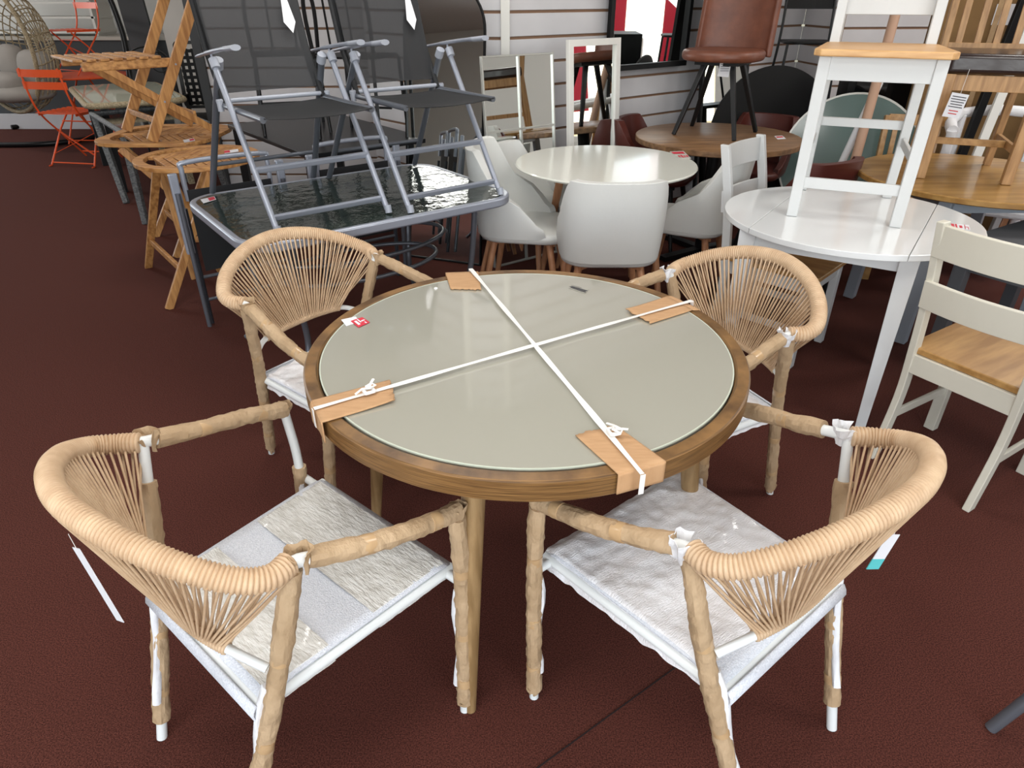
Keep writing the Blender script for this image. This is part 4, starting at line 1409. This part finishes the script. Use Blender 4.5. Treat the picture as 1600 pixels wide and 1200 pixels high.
tub_chair('dark red leather chair between the walnut table and the drop-leaf table', (1.49, 3.57, 0), R(28), 'maroon', 'blackm', gm, top=.80, rx=.23)
tub_chair('dark red leather chair left of the walnut table, near the white mirror', (.97, 4.62, 0), R(-118), 'maroon', 'blackm', gm, top=.80, rx=.23)
tub_chair('dark red leather chair behind the walnut table, mostly hidden', (1.68, 4.78, 0), R(145), 'maroon', 'blackm', gm, top=.78, rx=.23)

# ================================================================== mirrors
def mirror(name, label, bl, br, h, lean_vec, fr, fm, grid=None, arch=False, thick=.022, depthm=None, back='black'):
    """bl, br: bottom corners on floor; lean_vec: horizontal shift of the top"""
    bl, br = Vector(bl), Vector(br)
    O = (bl+br)/2
    t = thing(name, label, 'mirror', O)
    u = (br-bl)
    W = u.length
    u.normalize()
    upv = (Vector((lean_vec[0], lean_vec[1], 0))+Vector((0, 0, h)))
    Hh = upv.length
    upv.normalize()
    upv = (upv-u*upv.dot(u)).normalized()
    n = u.cross(upv)
    T = Matrix((( u.x, upv.x, n.x, 0), (u.y, upv.y, n.y, 0), (u.z, upv.z, n.z, 0), (0, 0, 0, 1)))
    def out(wd, hh, r0=0):
        if arch:
            rr = wd/2
            pts = [(-rr, r0), (rr, r0)]
            pts += [(rr*math.cos(a), hh-rr+rr*math.sin(a)) for a in [PI*i/24 for i in range(25)]]
            return pts
        return [(-wd/2, r0), (wd/2, r0), (wd/2, hh), (-wd/2, hh)]
    MB().ring(out(W, Hh), out(W-2*fr, Hh-fr, fr), 0, thick, T).build('frame', M[fm], t, bevel=.0015, segs=1)
    MB().prism(out(W-1.6*fr, Hh-fr*.8, fr*.8), .002, .008, T).build('backing', M[back], t)
    MB().prism(out(W-1.9*fr, Hh-fr*.95, fr*.95), .0085, .0105, T).build('glass', M['mirror'], t)
    if grid:
        g = MB()
        nx, nz, gw = grid
        for i in range(1, nx):
            x = -W/2+W*i/nx
            g.box(T @ Vector((x, Hh/2, .016)), (gw, Hh, .010), T.to_3x3())
        for i in range(1, nz):
            g.box(T @ Vector((0, Hh-Hh*i/nz, .016)), (W, gw, .010), T.to_3x3())
        g.build('glazing_bars', M[fm], t)
    return t
mirror('arched_mirror', 'tall arched mirror with thin black frame leaning behind the patio table', (-.68, 4.26, 0), (-.195, 4.08, 0), 1.58, (.03, .18), .010, 'black', arch=True)
mirror('window_mirror', 'window-pane mirror with thin silver frame left of the white mirror', (-.120, 4.04, 0), (.30, 4.34, 0), 1.205, (-.05, .10), .010, 'silverframe', grid=(2, 3, .011))
mirror('white_mirror', 'narrow mirror with white frame leaning beside the pane mirror', (.375, 4.36, 0), (.72, 4.62, 0), 1.27, (-.05, .08), .038, 'white', thick=.03)
# hung black mirror on the slatted wall
m0 = Vector((.64, 5.08, 1.04)); m1 = Vector((1.30, 5.60, 1.04))
mm = mirror('black_mirror', 'large black framed mirror hanging on the slatted wall', m0, m1, .98, (0.0, 0.0), .035, 'black', thick=.035)
# slim black framed mirror in the corner
mirror('black_floor_mirror', 'tall black framed mirror leaning in the wall corner behind the leather chair', (1.46, 5.42, 0), (1.92, 5.80, 0), 1.75, (-.08, .12), .028, 'black', thick=.03)

# ================================================================== stacked tops, bar chair, clutter on the right
def disc(label, c, r, yaw, lean, m, th=.02, name='round_table_top', edge=None):
    t = thing(name, label, 'tabletop', (c[0], c[1], 0), yaw, 'loose round tabletops leaning by the wall')
    T = Matrix.Translation((0, 0, c[2])) @ Matrix.Rotation(lean, 4, 'X') @ Matrix.Rotation(PI/2, 4, 'X')
    MB().prism(circ(r, 64), -th/2, th/2, T).build('top', M[m], t, bevel=.003, smooth=40)
    if edge:
        MB().ring(circ(r+.004, 64), circ(r-.008, 64), -th/2-.001, th/2+.001, T).build('edge', M[edge], t)
    return t
d_ = disc('black round tabletop leaning right of the leather chair', (1.93, 5.15, .56), .52, R(12), R(-14), 'black')
MB().tube([(.33, -.04, .30), (.40, -.04, .29)], .012, 8).build('metal_catch', M['steel2'], d_)
disc('frosted grey-green glass top leaning behind the stacked white chair', (2.22, 4.55, .55), .42, R(-25), R(-16), 'frost', .012, edge='silverframe')
disc('second frosted glass top behind the first one', (2.36, 4.72, .45), .42, R(-35), R(-12), 'frost', .012, edge='rattan')
t = tag(MB().tube([(1.99, 4.02, 0), (2.30, 4.55, 1.75)], .028, 14).build('wooden_pole', M['pole'], smooth=60), 'pale round wooden pole leaning behind the stacked white chair', 'pole')
t = tag(MB().tube([(1.90, 4.25, 0), (2.20, 4.35, 1.05)], .022, 12).build('wrapped_post', M['foam'], smooth=60), 'white wrapped post leaning against the frosted glass top', 'post')
# pedestal table with the black chair
t = thing('black_pedestal_table', 'black round table under the black bar-style chair in the corner', 'table', (2.42, 5.55, 0))
MB().lathe([(.001, .72), (.38, .72), (.385, .725), (.385, .745), (.001, .75)], 48, cap=False).build('top', M['black'], t, smooth=40)
MB().tube([(0, 0, .72), (0, 0, 0)], .035, 12).build('column', M['blackm'], t, smooth=60)
MB().lathe([(.001, 0), (.25, 0), (.25, .012), (.001, .03)], 32, cap=False).build('base', M['blackm'], t)
t = thing('black_metal_chair', 'slim black metal chair standing high in the corner by the slatted wall', 'chair', (2.20, 5.55, .751), R(170))
MB().prism(rrect(.38, .36, .10, 6), .44, .458).build('seat', M['black'], t, bevel=.006)
for sx in (-1, 1):
    MB().tube([(sx*.17, .15, .44), (sx*.19, .18, 0)], .010, 8).build('leg', M['blackm'], t, smooth=60)
    MB().tube(catmull([(sx*.21, -.22, 0), (sx*.18, -.16, .44), (sx*.17, -.20, .82)], 6), .010, 8).build('leg', M['blackm'], t, smooth=60)
MB().grid(lambda u, v: Vector(((u-.5)*.36, -.19-.03*math.sin(PI*u)-.02*v, .66+.14*v)), 8, 3).build('backrest', M['black'], t, solid=.012)
# cardboard, cartons, wrapped armchair
t = thing('flat_carton', 'tall brown flat-pack carton standing behind the padded oak chair', 'box', (3.10, 4.55, 0), R(-12))
MB().box((0, 0, .92), (1.05, .12, 1.84)).build('carton', M['boxcard'], t, bevel=.004)
MB().box((-.14, -.064, 1.40), (.16, .003, .11)).build('white_label', M['paper'], t)
MB().box((.30, -.064, 1.33), (.20, .003, .14)).build('white_label', M['paper'], t)
l = MB()
for i in range(3):
    l.box((.30, -.066, 1.37-.035*i), (.14, .002, .008))
l.build('lettering', M['ink'], t)
MB().box((-.20, -.064, .93), (.03, .004, 1.82)).build('tape', M['tape'], t)
t = tag(MB().bar((2.70, 4.22, 0), (2.90, 4.33, 1.7), .05, .03).build('black_frame_rail', M['black'], bevel=.003), 'upright black metal rail in front of the brown carton', 'rail')
t = tag(MB().bar((2.78, 4.20, 0), (2.98, 4.31, 1.7), .055, .02).build('white_plank', M['white'], bevel=.002), 'upright white plank beside the black rail in front of the carton', 'plank')
wa = thing('wrapped_armchair', 'armchair wrapped in white foam behind the round oak table', 'armchair', (2.84, 4.02, 0), R(150))
MB().tube(catmull([(-.28, .25, .84), (-.29, 0, .86), (-.22, -.26, .88), (0, -.32, .90), (.22, -.26, .88), (.29, 0, .86), (.28, .25, .84)], 6), .030, 14, rfun=wrapf(3, .1)).build('arm_rail', M['foam'], wa, smooth=60)
for sx in (-1, 1):
    MB().tube([(sx*.28, .25, .84), (sx*.28, .24, 0)], .026, 12, rfun=wrapf(5, .1)).build('leg', M['foam'], wa, smooth=60)
    MB().tube([(sx*.24, -.2, .87), (sx*.22, -.30, 0)], .026, 12, rfun=wrapf(6, .1)).build('leg', M['foam'], wa, smooth=60)
MB().box((0, 0, .42), (.50, .48, .05)).build('seat', M['foam'], wa, bevel=.015)
cols = ['whitepaint', 'beech', 'lgreypaint', 'beech', 'white', 'black', 'oakz', 'white', 'walnut']
for i in range(9):
    a = Vector((3.02+i*.058, 4.12+.02*(i % 3), 0))
    s = MB().bar(a, a+Vector((.16+.02*(i % 2), .12, 1.02+.05*((i*7) % 4))), .040, .030).build('table_leg', M[cols[i]], bevel=.004)
    nm_ = ['white painted', 'reddish beech', 'light grey', 'second beech', 'matt white', 'black', 'oak coloured', 'rightmost white', 'dark walnut'][i]
    tag(s, nm_+' loose table leg in the bundle right of the wrapped armchair', 'table leg', 'loose table legs leaning against the carton')
t = thing('black_cabinet', 'black cabinet with small chrome catch behind the frosted tops', 'cabinet', (2.62, 5.02, 0), R(-10))
MB().box((0, 0, .60), (.62, .25, 1.2)).build('body', M['black'], t, bevel=.004)
MB().box((.02, -.128, .60), (.56, .012, 1.12)).build('door', M['blackglass'], t, bevel=.002)
MB().tube([(.10, -.15, .90), (.10, -.15, .82)], .010, 8).build('catch', M['steel2'], t)
# grey printed glass tags
hangtag('swing_tag', 'long white swing tag hanging off the back of the near left rope chair', px(110, 842, .66)+Vector((0, 0, 0)), .028, .17, R(-18), M['paper'], R(-30))
hangtag('swing_tag', 'white and turquoise swing tag on the back of the near right rope chair', px(1405, 822, .66), .030, .085, R(14), M['paper'], R(15), band=M['teal'])
